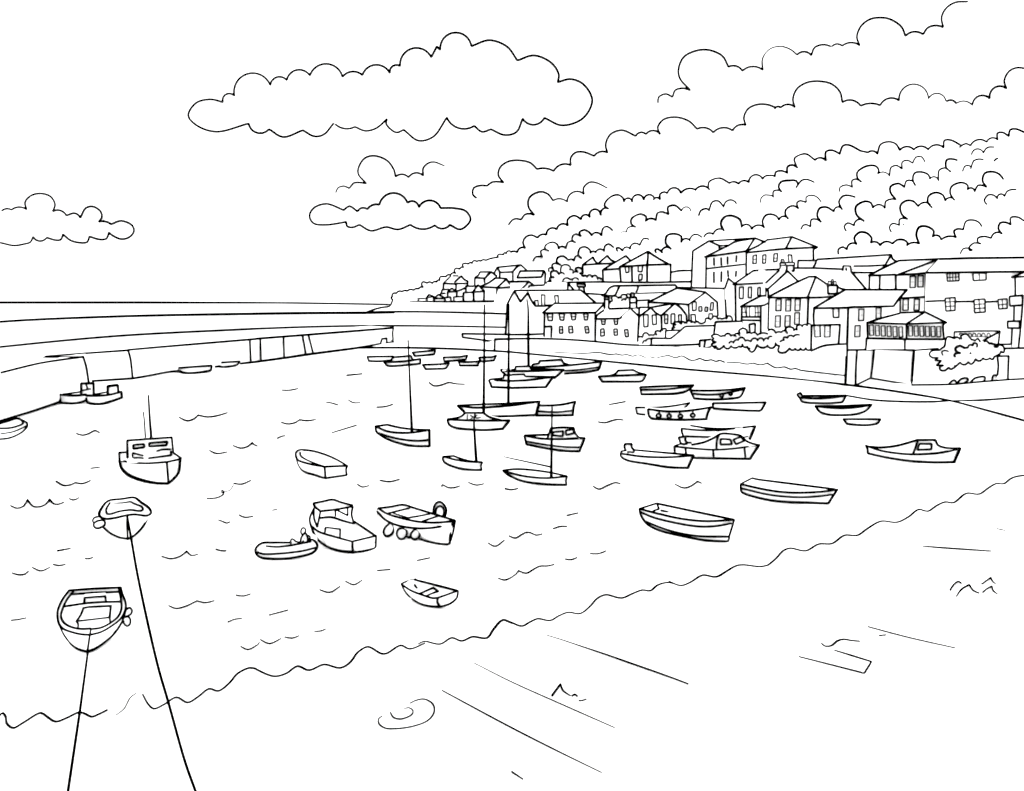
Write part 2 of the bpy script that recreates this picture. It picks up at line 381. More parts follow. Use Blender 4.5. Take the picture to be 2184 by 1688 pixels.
# ---- beach in front
WAVY = [('i', '2,2.2|C -500,1230 -400,1180 -320,1200 -200,1110 -120,1130 0,1035 25,1020 50,1055 55,1105 110,1147 200,1100 350,1018 400,1050 475,1093 560,1065 680,1013 735,1030 780,1052 840,1030 915,993'),
 ('i', '.7|C 985,1040 1060,980 1110,890 1170,846'),
 ('i', '1,1.8,2,2.4|C 1217,860 1265,945 1310,983 1400,945 1505,885 1600,930 1690,880 1785,812 1860,832 1950,770 2030,680 2130,635 2184,642'),
 ('j', '1.8,2,2.6,2.2,2.6,2,2.4,2,1|C 0,645 100,692 170,707 260,680 355,620 450,655 580,606 720,635 800,590 870,500 955,455 1090,517 1235,443 1310,473 1440,425'),
 ('j', '1,1.8,2.6,2.8,3|C 1385,430 1435,408 1570,432 1670,378 1755,406 1845,370 1970,380 2030,300 2105,227 2184,252'),
 ('g', '2.4,2,1.4,1.4,2,2.4,2,2.2,1.6|C 0,1325 85,1354 150,1320 220,1291 325,1306 400,1265 480,1236 580,1247 660,1190 730,1115 800,1087 935,1115 1020,1080 1110,1047 1180,1053 1240,1005 1335,982 1398,997'),
 ('g', '1.4,2,2.6,2,1.8|C 1340,972 1440,1008 1520,980 1625,920 1740,934 1830,885 1910,840 1970,832 2120,847 2184,834'),
 ('h', '1.8,2,1.5,1.8,1.4,2,1.4|C 0,834 70,775 130,710 190,690 320,712 430,655 545,650 650,580 760,580 850,520 960,460 1100,468 1200,420 1285,358 1360,375 1440,325 1510,295 1580,302 1690,222 1800,228 1880,175 1945,138 2010,140 2080,90 2184,70 2260,85 2340,20 2430,20 2520,-50 2640,-60')]
bs = st('beach', 'white_sand'); bs.body.ws = 1.3; edge = []
for tl, s_ in WAVY:
    pts = lift(P(tl, s_.split('|')[1]), ('z', .03))
    for p_ in pts:
        if not edge or p_.x > edge[-1].x+.02: edge.append(p_)
bs.body.poly(edge + [Vector((80, 78, .03)), Vector((80, -20, .03)), Vector((-60, -20, .03)), Vector((-60, 20.5, .03))], (0, 0, -.6))
for tl, s_ in WAVY: bs.body.ink(tl, s_, ('z', .035))
for s_ in ['.8|L 1951,523 2024,538', '1|L 947,1434 1006,1428', '1,2.4,1|C 456,1500 490,1525 545,1518 590,1480 645,1466 710,1476 783,1482']: bs.body.ink('h', s_, ('z', .035))
bs.body.ink('k', '2,1|L -3,1520 50,1555 95,1585', ('z', .035)); bs.body.ink('k', '1.2,1|C 569,914 600,912 635,899', ('z', .035))
# ---- far beach, village ground and the hill
lb = st('terrain', 'white_sand'); us = [700+k*20 for k in range(18)] + [1062+k*24 for k in range(60)]
def drape(q, us, fn):
    cols = [fn(u) for u in us]; n = len(cols[0]); vs = [p for c in cols for p in c]
    q.faces(vs, [[i*n+j, (i+1)*n+j, (i+1)*n+j+1, i*n+j+1] for i in range(len(us)-1) for j in range(n-1)])
def shore(u):
    ys = ground(pl(VS, u)); a = at(u, pl(VS, u), ys)
    b = at(u, pl(VB, u), pl(YB, u)) if u >= 1055 else Vector(((u-CU)*232/F, 232, .4))
    return [Vector((a.x, a.y-.2, -.4)), Vector((a.x, a.y, .02)), b, Vector((b.x*1.25, b.y*1.25, b.z))] if u < 1055 else [Vector((a.x, a.y-.2, -.4)), Vector((a.x, a.y, .02)), b, at(u, rows(u)[1][1], rows(u)[1][0]) if u >= 1062 else Vector((b.x*1.2, b.y*1.2, b.z))]
drape(lb.body, us, shore)
def shore_dep(u, v):
    s_ = min(1, max(0, (pl(VS, u)-v)/(pl(VS, u)-pl(VB, u)))); return 1/((1-s_)/ground(pl(VS, u)) + s_/pl(YB, u))
lb.body.ink('b', '2.6,3,2.6|C 880,570 1300,570 1700,580 2184,606', ('z', .03), near=.8); lb.body.ink('c', '2.4,2.2,3,2.6|L 0,607 700,675 1500,755 2184,812', ('z', .03), near=.8)
lb.body.ink('d', '2.4,3.2,4.4,3.6,2.6,3|L 0,812 C 0,812 660,885 1100,945 1550,1023 1850,1100 2184,1190 2600,1320 3000,1460', ('z', .03), near=.5)
for s_ in ['.8,1.6,1.8|C 307,607 600,620 740,612 830,627 900,625', '1.6,2,1|C 885,622 940,635 980,630 1030,645 1075,633 1140,655', '1.6|C 1177,649 1200,656 1217,657', '2.4,2.4,2|C 1242,658 1340,640 1390,658 1450,643 1540,682 1605,663 1655,682 1700,673 1740,688 1770,678 1814,695', '1.2,1.8,1.8|C 1833,697 1940,700 2010,712 2060,703 2115,718 2184,702']:
    lb.body.ink('c', s_, shore_dep, near=.8)
lb.body.ink('d', '2,2.2,1.4,1.2|C 0,705 70,743 145,735 195,755 235,748 280,763 C 280,763 460,785 655,807', shore_dep, near=.8)
hl = st('hill', 'white_foliage')
uh = [765+k*16 for k in range(19)] + [1063+k*24 for k in range(62)]
def hcol(u):
    R = rows(u)
    if u < 1062: R = [R[0], R[1]] + [(R[1][0]+(R[2][0]-R[1][0])*k/3, R[1][1]+(R[2][1]-R[1][1])*k/3) for k in (1, 2, 3)]
    L = [at(u, v, y) for y, v in R[-5:]]; b = L[-1]; a = L[0]
    return [Vector((a.x, a.y, min(a.z, -1)))] + L + [Vector((b.x*1.3, b.y*1.3, -1))]
drape(hl.body, uh, hcol)
hl.body.ink('w', '2,2.6|C 1168,1490 1140,1545 1075,1557 1010,1573 940,1600', 400); hl.body.fill('w', 'L 1168,1490 1140,1545 1075,1557 940,1600 940,1640 1180,1640', 402, 8)
# ---- woodland on the hill: crowns one after another, too many to tell apart
wd = Thing('woodland', 'dense wood of rounded tree crowns covering the hill behind the village', 'woodland', kind='stuff', own='white_foliage')
WOOD = [('w', 'C 1168,1495 1152,1475 1165,1462 A 1162,1465 1165,1443 1197,1438 1215,1420 1247,1423 1265,1413 1290,1418 1310,1405 1343,1410 1362,1398 1388,1397 1400,1385 1425,1384 C 1425,1384 1412,1360 1425,1338 1460,1350 A 1460,1350 1480,1340 1502,1351 1520,1337 1542,1340 1550,1325 1568,1326 C 1568,1326 1568,1300 1585,1293 1620,1295 A 1620,1295 1635,1280 1660,1280 1680,1262 1702,1266 C 1702,1266 1690,1240 1710,1222 1738,1231 A 1738,1231 1750,1215 1770,1216 C 1770,1216 1760,1190 1785,1180 1812,1187 A 1812,1187 1828,1175 1844,1182 1855,1160 1883,1167 1900,1158 1917,1164 1940,1150 1960,1156 C 1960,1156 2000,1140 2066,1129 m: C 974,1129 968,1115 985,1103 1022,1108 A 1022,1108 1032,1090 1042,1100 1060,1075 1082,1080', 2),
 ('m', 'A 1080,1085 1110,1078 1138,1087 1160,1050 1205,1052 C 1205,1052 1185,1005 1210,955 1260,940 1310,963 A 1310,963 1345,935 1386,938 1425,880 1474,892 1515,845 1568,860 C 1568,860 1565,810 1610,775 1645,780 1680,807 A 1680,807 1718,765 1755,785 1790,720 1848,765 C 1848,765 1855,730 1885,708 1912,713 L 1912,713 C 1912,713 1880,690 1895,650 1950,605 2000,597 2040,625 2046,655 A 2046,655 2080,624 2118,657', 2.9),
 ('n', 'A 1026,870 1075,808 1124,852 1170,808 1215,838', 2.6), ('n', 'A 1207,852 1235,833 1263,850 C 1263,850 1262,805 1300,785 1335,805', 2.6), ('n', 'A 1325,795 1375,750 1441,795 1515,755 1575,773', 2.6), ('n', 'A 1563,770 1620,735 1685,765', 2.6),
 ('n', 'C 1675,755 1680,700 1770,667 1855,710 A 1855,710 1890,698 1932,716 1980,688 2020,703 2080,638 2139,676 2165,648 2184,645', 2.4), ('o', 'C 0,645 40,645 70,660', 2), ('o', 'C 60,655 65,615 120,605 170,625', 2.6),
 ('o', 'C 165,622 165,570 210,555 253,578', 3), ('o', 'C 240,560 225,500 320,460 400,513 A 400,513 445,493 491,515 C 491,515 495,440 550,430 612,460 C 612,460 640,390 690,385 790,435 L 852,448 A 852,448 890,435 934,460 C 934,460 960,380 1030,357 1090,375 1125,428 A 1125,428 1185,398 1244,424 1305,395 1367,423 1440,383 1498,407 C 1498,407 1505,345 1560,343 1650,390', 2.7),
 ('o', 'C 1635,405 1650,390 1690,373 1728,390 A 1728,390 1805,338 1865,360 1915,323 1965,347', 2.2), ('o', 'C 1960,340 1955,285 2000,277 2055,310 C 2055,310 2065,255 2115,248 2190,278 A 2190,278 2250,225 2310,262 2370,205 2440,240 2500,190 2590,225 2660,160 2740,200', 2.8),
 ('m', 'C 1270,1162 1295,1125 1350,1125 C 1350,1125 1335,1080 1365,1062 1405,1073', 2.2), ('m', 'C 1385,1065 1370,1050 1385,1020 1440,1000 1480,1020 1488,1054 A 1488,1054 1520,1035 1550,1050 C 1550,1050 1565,1005 1600,990 1632,1000', 2), ('m', 'C 1632,1000 1605,985 1610,945 1640,930 1680,950 C 1680,950 1665,915 1710,895 1745,910 1773,943 A 1773,943 1805,918 1855,942 C 1855,942 1865,885 1905,865 1948,897', 2.4),
 ('n', '.6,1|C 930,1158 930,1130 950,1125 977,1128', .8), ('n', 'C 977,1128 985,1095 1020,1080 1052,1082', 1.4), ('n', 'C 1052,1082 1015,1055 1020,1010 1100,973 1145,995 1140,1032 A 1140,1032 1185,1010 1227,1025 C 1227,1025 1240,965 1290,955 1335,975', 2.4), ('n', 'C 1335,975 1330,915 1390,900 1447,947', 3), ('n', 'A 1447,947 1485,912 1526,948', 1.3),
 ('n', 'C 1593,987 1610,945 1660,927 1685,945', 2.6), ('n', 'C 1680,945 1710,870 1760,862 1808,915', 2.2), ('n', 'A 1808,905 1860,853 1915,885', 2),
 ('n', 'C 900,1292 890,1265 915,1263 945,1288', 2.6), ('n', 'A 945,1288 980,1255 1008,1273 1050,1222 1089,1240 C 1089,1240 1120,1185 1150,1183 1170,1190', 2),
 ('n', 'C 1230,1305 1220,1280 1245,1273 1283,1303', 2.8), ('n', 'A 1275,1295 1300,1260 1355,1270 C 1355,1270 1310,1220 1325,1155 1395,1143 1445,1165 1443,1212', 3), ('n', 'A 1443,1212 1480,1183 1520,1202', 2.2), ('n', 'C 1512,1197 1540,1155 1580,1148 1622,1173', 1.8),
 ('n', 'A 1638,1170 1690,1135 1717,1146 1750,1105 1810,1113', 2.2), ('n', 'C 1805,1113 1780,1050 1810,1000 1875,987 1945,1020 1960,1082', 3), ('n', 'A 1960,1082 1995,1062 2045,1103 2100,1068 2152,1090', 2.4), ('o', 'C -32,1090 -48,1040 -20,985 25,975 75,993 93,1025', 2.6), ('o', 'A 93,1025 125,993 173,1014 C 173,1014 150,985 150,940 190,908 225,905 260,927', 2.6), ('o', 'C 260,927 245,880 275,860 330,877', 2.2), ('o', 'C 328,872 325,830 370,813 420,830 453,870', 1.5),
 ('o', 'C 30,815 -20,805 -45,840 -62,877' if 0 else 'C -62,877 -60,840 -30,812 0,812 25,815 50,830', 1.3), ('o', 'C 45,825 45,780 80,770 120,785', 2), ('o', 'C 115,785 90,745 110,700 190,687 240,690 255,725 240,748', 3), ('o', 'C 240,748 290,685 340,680 395,703', 2),
 ('o', 'C 609,783 615,745 670,725 721,745', 1.7), ('o', 'C 720,745 715,690 750,675 798,698', 2), ('o', 'C 795,698 765,670 760,620 840,565 920,565 945,600 938,630', 2.7), ('o', 'A 938,630 985,615 1037,650', 1.3), ('o', 'C 1037,650 1050,575 1100,560 1145,590', 2), ('o', 'C 1145,590 1145,530 1190,515 1235,540', 1.8), ('o', 'C 1235,540 1260,490 1310,485 1340,530', 1.6),
 ('o', 'C 280,1105 300,1070 330,1065 363,1083', 2), ('o', 'C 363,1083 370,1020 420,1020 455,1042', 2.2), ('o', 'C 452,1042 420,990 440,925 500,915 563,953', 3), ('o', 'A 563,953 595,912 633,936', 2.2), ('o', 'C 633,936 605,870 640,820 690,815 745,830', 2.6),
 ('o', 'C 667,1120 650,1080 680,1050 737,1073', 2.2), ('o', 'A 735,1073 760,1025 820,1035', 2.2), ('o', 'C 820,1035 755,980 750,910 830,865 880,880 895,922', 3.2), ('o', 'A 895,922 945,893 998,925', 2.2), ('o', 'C 998,925 1005,865 1060,845 1092,850', 2.2), ('o', 'C 1092,850 1045,790 1045,740 1115,713 1165,745', 3), ('o', 'C 1165,745 1180,690 1230,690 1258,730', 2), ('o', 'C 1255,728 1235,680 1250,625 1310,615 1370,640 1381,675', 2.5), ('o', 'A 1381,675 1412,655 1454,690', 1.6), ('o', 'C 1454,690 1460,600 1510,580 1558,615', 2), ('o', 'C 1558,612 1520,580 1525,510 1580,505 1615,515', 2.8),
 ('o', 'C 1660,610 1680,565 1715,560 1735,580', 1.7), ('o', 'C 1730,588 1755,520 1800,505 1837,510', 1.8), ('o', 'A 1737,467 1795,418 1838,453', 1.6), ('o', 'C 1838,453 1860,415 1890,402 1928,403', 1.8), ('o', 'C 1928,523 1945,505 1962,498', 2.2),
 ('o', 'C 1052,1128 1035,1090 1060,1055 1124,1069', 2), ('o', 'C 1122,1069 1120,1020 1155,1010 1191,1018', 2), ('o', 'C 1190,1018 1140,975 1130,900 1180,860 1240,865 1282,908', 3), ('o', 'A 1282,908 1330,875 1385,893', 2.4), ('o', 'C 1400,918 1365,880 1370,820 1435,790 1495,815 1513,860', 2.8), ('o', 'A 1513,860 1550,833 1592,855', 2.2), ('o', 'C 1590,855 1555,800 1565,740 1650,705 1705,730 1702,765', 2.6), ('o', 'A 1702,765 1740,752 1763,782', 2.4), ('o', 'C 1763,782 1790,730 1830,730 1865,743', 2.4), ('o', 'C 1865,743 1830,690 1850,625 1920,613 1975,635 2008,677', 3), ('o', '1|L 1152,1067 1163,1057', 1),
 ('o', 'C 1867,892 1845,860 1880,810 1930,815 1957,843', 2.2), ('o', 'A 1957,843 1990,802 2018,823', 2.2), ('o', 'C 2018,823 2040,780 2080,765 2118,765', 2),
 ('o', 'C 600,1316 600,1275 640,1255 674,1278', 2.6), ('o', 'A 674,1278 705,1225 757,1232', 2.6), ('o', 'C 757,1232 735,1180 780,1130 840,1135 885,1180 876,1220', 3.2), ('o', 'A 876,1220 915,1210 957,1242 1013,1208 1061,1228', 2.8), ('o', 'C 1061,1228 1100,1195 1160,1195 1190,1220 1185,1242', 3), ('o', 'A 1185,1242 1235,1217 1290,1228', 2.6), ('o', 'C 1290,1228 1265,1150 1290,1085 1355,1080 1415,1120 1404,1168', 3.4), ('o', 'A 1404,1168 1445,1155 1477,1193', 2.6), ('o', 'A 1477,1193 1545,1163 1605,1173', 2.6), ('o', 'C 1605,1173 1585,1120 1620,1100 1667,1107', 2.8), ('o', 'C 1665,1107 1690,1035 1750,1025 1800,1045 1824,1080', 2.2),
 ('o', 'C 1640,1313 1665,1270 1710,1265 1745,1282', 1.7), ('o', 'C 1740,1285 1720,1285 1715,1260 1760,1220 1815,1228', 2), ('o', 'C 1815,1228 1790,1215 1790,1180 1850,1165 1905,1180', 2.4), ('o', 'A 1905,1180 1935,1135 1995,1142', 2.4), ('o', 'C 1995,1142 1965,1100 1980,1050 2030,1045 2072,1065', 3), ('o', 'C 2072,1065 2070,1005 2130,1000 2190,1035', 2.4)]
def arcs_of(pts):
    cut = [0]
    for k in range(1, len(pts)-1):
        a = (Vector(pts[k])-Vector(pts[k-1])).normalized(); b = (Vector(pts[k+1])-Vector(pts[k])).normalized()
        if a.dot(b) < .5: cut.append(k)
    return [pts[a:b+1] for a, b in zip(cut, cut[1:]+[len(pts)-1])]
def crowns(q, tile, path, dep, squash=.8):
    for arc in arcs_of(P(tile, path.split('|')[-1])):
        us_ = [p[0] for p in arc]; vs_ = [p[1] for p in arc]
        r = max(1.5, min((max(us_)-min(us_))/2, 30)); cu = (max(us_)+min(us_))/2; cv = min(vs_)+r
        Y = max(dep(*p) for p in arc) if callable(dep) else dep
        rr = r*Y/F*.98; q.blob(at(cu, cv, Y+rr*squash+.15), rr, rr*squash, rr)
for tl, s_, w_ in WOOD:
    pts = P(tl, s_.split('|')[-1])
    cu = sum(p[0] for p in pts)/len(pts)
    # the crowns stand on the slope: their tops are about 6 m above it
    def dep(u, v, _=0): return max(60, hill_depth(u, v+8)-2)
    ys = [dep(*p) for p in pts]
    fn = dep if max(ys)-min(ys) > 60 else (lambda u, v, y=min(ys): y)
    if '|' not in s_: s_ = '%.2f,%.2f,%.2f|%s' % (w_, w_*1.25, w_, s_)
    wd.body.ink(tl, s_, fn, near=10)
    crowns(wd.body, tl, s_, fn)
# ================================================================== CLOUDS
def cloud(label, path, Y, close='', w=2.6, d=110, tile='w'):
    t = Thing('cloud', label, 'cloud', 'clouds over the bay', own='white_cloud'); q = t.body
    for k in path: q.ink(tile, k, Y, w)
    full = ' '.join(k.split('|')[-1] for k in path)
    q.fill(tile, full + ' ' + close, Y, d)
    for k in path:
        for arc in arcs_of(P(tile, k.split('|')[-1])):
            us_ = [p[0] for p in arc]; vs_ = [p[1] for p in arc]; r = min((max(us_)-min(us_))/2, 60)
            if r < 6: continue
            rr = r*Y/F*.9; cy = min(vs_)+r if vs_[len(vs_)//2] < vs_[0] else max(vs_)-r
            q.blob(at((max(us_)+min(us_))/2, cy, Y+rr*.9+2), rr, rr*.9, rr)
cloud('largest cloud, closed outline of puffs, high over the bay', ['p: A 408,745 470,670 506,690 656,496 812,598 888,527 953,556 1058,467 1150,516 1285,417 1429,528 1518,482 1598,513 1718,425 1832,495 1890,426 1920,435 q: A 137,435 300,283 403,360 L 403,360 450,268 480,298 A 480,298 605,150 745,266 C 745,266 900,215 1050,270 1138,388 C 1138,388 1280,345 1430,410 1492,510 1482,574 C 1482,574 1590,547 1700,590 1777,727 1700,880 1520,943 1368,878 A 1368,878 1275,938 1183,885 C 1183,885 1130,1000 1028,1025 912,976 C 912,976 835,998 770,947 A 770,947 685,973 536,876 C 536,876 420,1040 293,1073 168,980 C 168,980 105,1004 18,930 25,888 p: C 1808,888 1720,965 1625,990 1535,955 A 1535,955 1462,972 1368,933',
   'p: C 1353,926 1270,1020 1190,1037 1090,984 C 1090,984 922,1042 802,975 A 802,975 722,1010 628,927 C 628,927 350,997 180,940 112,857 180,750 305,720 408,745'], 2400, w=2.9)
cloud('flat elongated cloud with closed outline above the headland', ['w: C 748,727 600,673 490,710 455,777 490,840 600,853 771,828 C 771,828 775,865 820,876 882,852 C 882,852 980,904 1110,872 1210,893 1318,852 A 1318,852 1425,890 1525,856 1590,886 1653,852 C 1653,852 1745,892 1831,810 1790,735 1690,710 1575,709 A 1575,709 1480,643 1390,702 1330,649 1292,664 1172,581 1052,681 1005,680 950,719 915,706 866,738 C 866,738 795,692 748,727'], 3000, w=3)
cloud('small open-bottomed cloud with one big round puff, above the flat elongated cloud', ['1,2.4,2,2.8,2.6,2.4,2.6,1.2|C 679,578 700,535 750,521 797,541 C 797,541 830,497 870,490 940,499 C 940,499 872,420 872,370 925,285 1010,263 1120,305 1180,390 1190,442 A 1190,442 1243,420 1301,447 1370,408 1426,432 C 1426,432 1425,370 1470,325 1520,316 1608,349'], 3000, 'L 1500,470 1190,530 760,600')
cloud('puffy cloud low over the sea horizon, cut by the picture edge', ['t: A 15,732 60,714 97,724 160,700 226,720 C 226,720 212,660 260,605 340,584 430,610 470,680 450,737 A 450,737 505,727 566,773 C 566,773 630,752 665,765 685,792 C 685,792 730,710 790,695 860,740 868,790 842,826 A 842,826 900,825 948,848 C 948,848 1035,818 1130,860 1143,910 1100,960 1035,975 960,945 928,918 C 928,918 910,970 850,978 762,952 C 762,952 745,1000 675,1005 600,985 536,933 C 536,933 520,980 470,983 399,962 A 399,962 343,992 282,955 C 282,955 260,1000 200,1018 120,1030 0,1005'], 3000, 't: L -60,960 -60,760', tile='t')
cloud('topmost cloud bank, rising towards the upper corner of the sky', ['r: C 153,878 158,830 220,801 277,828 C 277,828 300,770 370,753 428,770 C 428,770 340,670 328,590 380,480 550,423 700,475 755,570 A 755,570 800,560 874,605 965,567 1047,597', '2.6,.8,1,1.6|r: C 1047,597 1045,500 1105,420 1200,395 1290,425 1340,468', 'r: A 1340,468 1398,440 1461,472 C 1461,472 1490,405 1570,380 1625,395', 'r: A 1637,396 1680,375 1726,391 1800,363 1875,388 C 1875,388 1850,320 1880,230 1960,165 2060,150 s: 1050,167 1140,230 1173,307 A 1173,307 1255,270 1323,293 C 1323,293 1365,235 1440,217 1495,232 C 1495,232 1480,150 1520,70 1600,20 1704,14'.replace('s: 1050', 's: 1050')], 1900, 's: L 1704,120 1500,330 780,480 0,620 r: L 430,860', tile='r')
cloud('long middle cloud bank rising from above the village to the picture edge', ['q: C 788,1563 755,1530 765,1475 820,1455 880,1457 C 880,1457 920,1427 970,1422 1020,1430 C 1020,1430 975,1370 990,1300 1060,1250 1150,1240 1250,1262 1305,1315 A 1305,1315 1360,1307 1447,1332 1530,1272 1594,1282 C 1594,1282 1590,1225 1630,1175 1700,1168 1793,1203 A 1793,1203 1850,1165 1907,1175 C 1907,1175 1890,1110 1930,1020 2030,983 2148,1033 r: A -36,1161 10,1128 51,1145 100,1114 172,1145 C 172,1145 150,1090 200,1020 310,1000 420,1035 487,1100 A 487,1100 540,1088 625,1130 712,1089 790,1114 840,1068 903,1067 C 903,1067 885,1010 920,930 1000,892 1090,893 1152,915 L 1150,926 A 1152,925 1178,908 1200,918 1245,892 1322,915 s: C 230,915 212,850 245,760 330,705 430,693 540,715 615,785 635,873 A 635,873 700,853 791,903 880,882 957,898 1055,836 1118,857', '2.6,1.6,1.1|s: A 1118,857 1243,718 1370,842', '1.2|s: A 1370,842 1442,796 1519,862', 's: A 1525,865 1560,853 1606,883', '1.2|s: A 1606,883 1665,862 1744,897', 's: A 1744,897 1815,815 1892,840 1960,737 2035,755 C 2035,755 2015,690 2060,605 2130,577 2190,583'], 1700, 's: L 2190,800 1900,950 800,1010 0,1080 q: L 1900,1330 1100,1500', tile='q', w=2.8)
cloud('lowest cloud bank, short and curling just above the wooded ridge', ['m: C 1062,852 1095,810 1130,800 1170,808 C 1170,808 1200,765 1240,757 1282,768 C 1282,768 1232,700 1240,620 1330,570 1400,590 1442,645', '1.8|m: A 1442,645 1500,629 1563,656', '2.2,2,2.4,2,1|m: A 1563,656 1630,568 1706,590 C 1706,590 1700,540 1750,490 1810,492 1908,540'], 1500, 'm: L 1800,600 1560,720 1280,820', tile='m', w=2.8, d=80)
# ================================================================== HARBOUR WALLS
def wallplane(u0, Y0, u1, Y1): return ('lin', u0, Y0, u1, Y1)
t = Thing('breakwater', 'long curved outer breakwater wall between the open sea and the pier', 'breakwater', own='white_stone')
bw = lambda u, v: 1/pl([(-200, 1/112), (0, 1/126), (250, 1/165), (546, 1/210), (800, 1/234), (1085, 1/226)], u)
top = 'a: C -400,395 0,349 1000,303 2184,280 b: 500,274 935,272 1200,265 1700,270 2132,281'; bot = 'a: C -400,610 0,564 1000,470 2184,408 b: 500,391 1000,383 1600,386 2122,396'
A = lift(P('a', top), bw); B = lift(P('a', bot), bw)
A, B = resample(A, 40), resample(B, 40); off = Vector((0, 2.5, 0))
t.body.loft(A, B); t.body.loft([p+off for p in A], A); t.body.loft([Vector((p.x, p.y+2.5, -1)) for p in A], [p+off for p in A]); t.body.loft(B, [Vector((p.x, p.y, -1)) for p in B])
t.body.ink('a', '3.2,3.8,4.4|C -400,395 0,349 1000,303 2184,280 b: 500,274 935,272', bw, near=2.5); t.body.ink('b', '3,2.4,2.8|C 935,270 1050,265 1350,263 1700,269 2132,281', bw, near=2.5); t.body.ink('b', '2,1|C 935,276 1020,275 1182,273', bw, near=2.5)
t.body.ink('a', '2.6,3,3|C -400,610 0,564 1000,470 2184,408', bw, near=2.5); t.body.ink('b', '2.6,2.4,2|C 0,408 500,391 1000,383 1600,386 2122,396', bw, near=2.5)
t = Thing('pier', 'long stone pier with buttresses running out between the moored boats and the breakwater', 'pier')
pw = wallplane(282, 114.3, 812, 206)
q = t.part('quay_wall', 'white_stone')
q.fill('a', 'L 1092,588 2184,495 b: L 700,437 1170,400 1170,640 0,760 a: L 1130,900', pw, ext=(-8, 16, 0))
q.ink('a', '2.4,3,3|C 1092,588 1350,565 2184,495', pw); q.ink('b', '3.2,3.4,2.6|C 0,493 400,462 1170,401', pw); q.ink('a', '2.6|C 1130,832 1250,812 1450,775 1525,768', pw); q.ink('a', '2|L 1808,735 1865,728', pw); q.ink('a', '2.4,3|L 2040,707 2184,690', pw); q.ink('b', '3,3.4,3,2|C 0,690 240,657 480,622 885,568 1065,537', pw)
q.ink('b', '2.4,3.4,2.6|C 1172,398 1163,440 1170,525', pw)
for s_ in ['a: L 2132,505 2140,690', '2.8|b: L 38,505 42,680', 'b: L 236,480 240,655', 'b: L 398,468 425,630', 'b: L 448,460 488,622']:
    s_ = ('2.8|b: '+s_.split('|')[1]) if '|' in s_ else s_
    z = t.part('buttress', 'white_stone'); z.ink('b', s_, pw, 2.8, near=.15)
z = t.part('steps', 'white_stone'); z.fill('b', 'L 1062,535 1075,495 1115,490 1112,530 1170,525 1170,560 1062,560', pw, 2, near=.3); z.ink('b', 'L 1062,535 1075,495 1115,490 1112,530 1170,525', pw, 2.4, near=.3)
q = t.part('pier_head', 'white_stone')
ph_ = wallplane(189, 110.8, 282, 114.3)
q.fill('a', 'L 710,645 1092,592 1132,833 1132,900 760,900 757,856', ph_, ext=(-6, 14, 0)); q.ink('a', 'C 1092,590 1112,660 1132,833', ph_, near=1); q.ink('a', 'L 757,856 1132,832', ph_); q.ink('a', '1.2,2.6,3|C 385,643 700,620 1090,592', ('z', 4.25), near=.2)
q = t.part('quay_wall', 'white_stone')
q.fill('a', 'L -200,830 10,782 710,645 757,860 757,1000 500,1080 0,1240 -200,1300', wallplane(0, 73.2, 128.7, 87.2), ext=(-3, 7, 0))
pq = wallplane(0, 73.2, 128.7, 87.2)
q.ink('a', '3,2.6,3|C 10,782 350,700 710,647', pq); q.ink('a', '.8,2,2.4|L 368,652 710,649', ('z', 4.2)); q.ink('a', '2.6,3.4,3|C 710,645 735,730 757,865', pq, near=.2); q.ink('a', '2,3,3.4|C -150,1245 0,1195 250,1120 515,1032', pq, near=.4)
q = t.part('deck', 'white_stone')
dk = [lift(P('a', 'L 1092,588 2184,495 b: L 1170,401'), pw)]; n_ = resample(dk[0], 14)
q.loft([Vector((p.x, p.y, p.z-.05)) for p in n_], [Vector((p.x-6, p.y+12, p.z-.05)) for p in n_])
t = Thing('quay', 'low quay with a projecting landing stage in front of the twin-gabled house', 'quay')
q = t.part('landing_stage', 'white_stone')

q.fill('b', 'L 1758,450 2184,457 c: L 265,452 265,500 0,520 b: L 2035,520 1762,482', 214, 3); q.ink('b', 'L 2184,457 1758,450 1762,482 2035,519', 214, 2.6); q.ink('c', 'L 0,457 130,457 265,452', 214, 2.8)
q = t.part('quay_wall', 'white_stone')
q.fill('b', 'L 2035,497 2184,494 c: L 200,492 300,500 300,640 0,640 b: L 2035,592', 211, 4); q.ink('b', 'L 2035,592 2037,497 2184,494', 211, 3); q.ink('c', '2.6,2.6,3|C 0,494 250,493 500,502 700,517 960,543 1150,550 1400,549 1595,541', lambda u, v: min(pl(YB, u)-6, 172) if u > 1387 else pl(YB, u)-6)
# ================================================================== VILLAGE
VG = 'houses of the village'
def house(name, label, cat='house', group=VG): return Thing(name, label, cat, group)
# ---- far cluster on the headland (traced in tile m), 400 m away
t = Thing('retaining_wall', 'long low wall under the distant cluster of small houses', 'wall', own='white_stone'); t.body.fill('m', 'L 330,1505 1062,1503 1062,1570 330,1570', 400, 4); t.body.ink('m', '.8,2,2.8,3|C 215,1505 500,1508 800,1506 1062,1502', 400)
def far(label, Y, walls, roofs=(), slits=(), name='house', wink=(), rink=(), d=8):
    t = house(name, label)
    q = t.part('wall', 'white_render')
    for s_ in walls: q.fill('m', s_, Y, d)
    for s_ in wink: q.ink('m', s_, Y, 2.2)
    if roofs or rink:
        r = t.part('roof', 'white_slate')
        for s_ in roofs: r.fill('m', s_, Y, d+.4, near=.25)
        for s_ in rink: r.ink('m', s_, Y, 2.2, near=.25)
    for s_ in slits: z = t.part('window'); z.ink('m', s_, Y, 2, near=.1); z.fill('m', s_+' '+s_.split()[1].split(',')[0]+'.9,1440' if 0 else s_+' 1053,1450', Y, .1, near=.05)
    return t
far('flat shed, tiniest and outermost of the distant headland cluster', 403, ['L 292,1481 362,1478 362,1503 292,1503'], wink=['1.4|L 285,1482 362,1478', '1.6|L 290,1483 292,1500'])
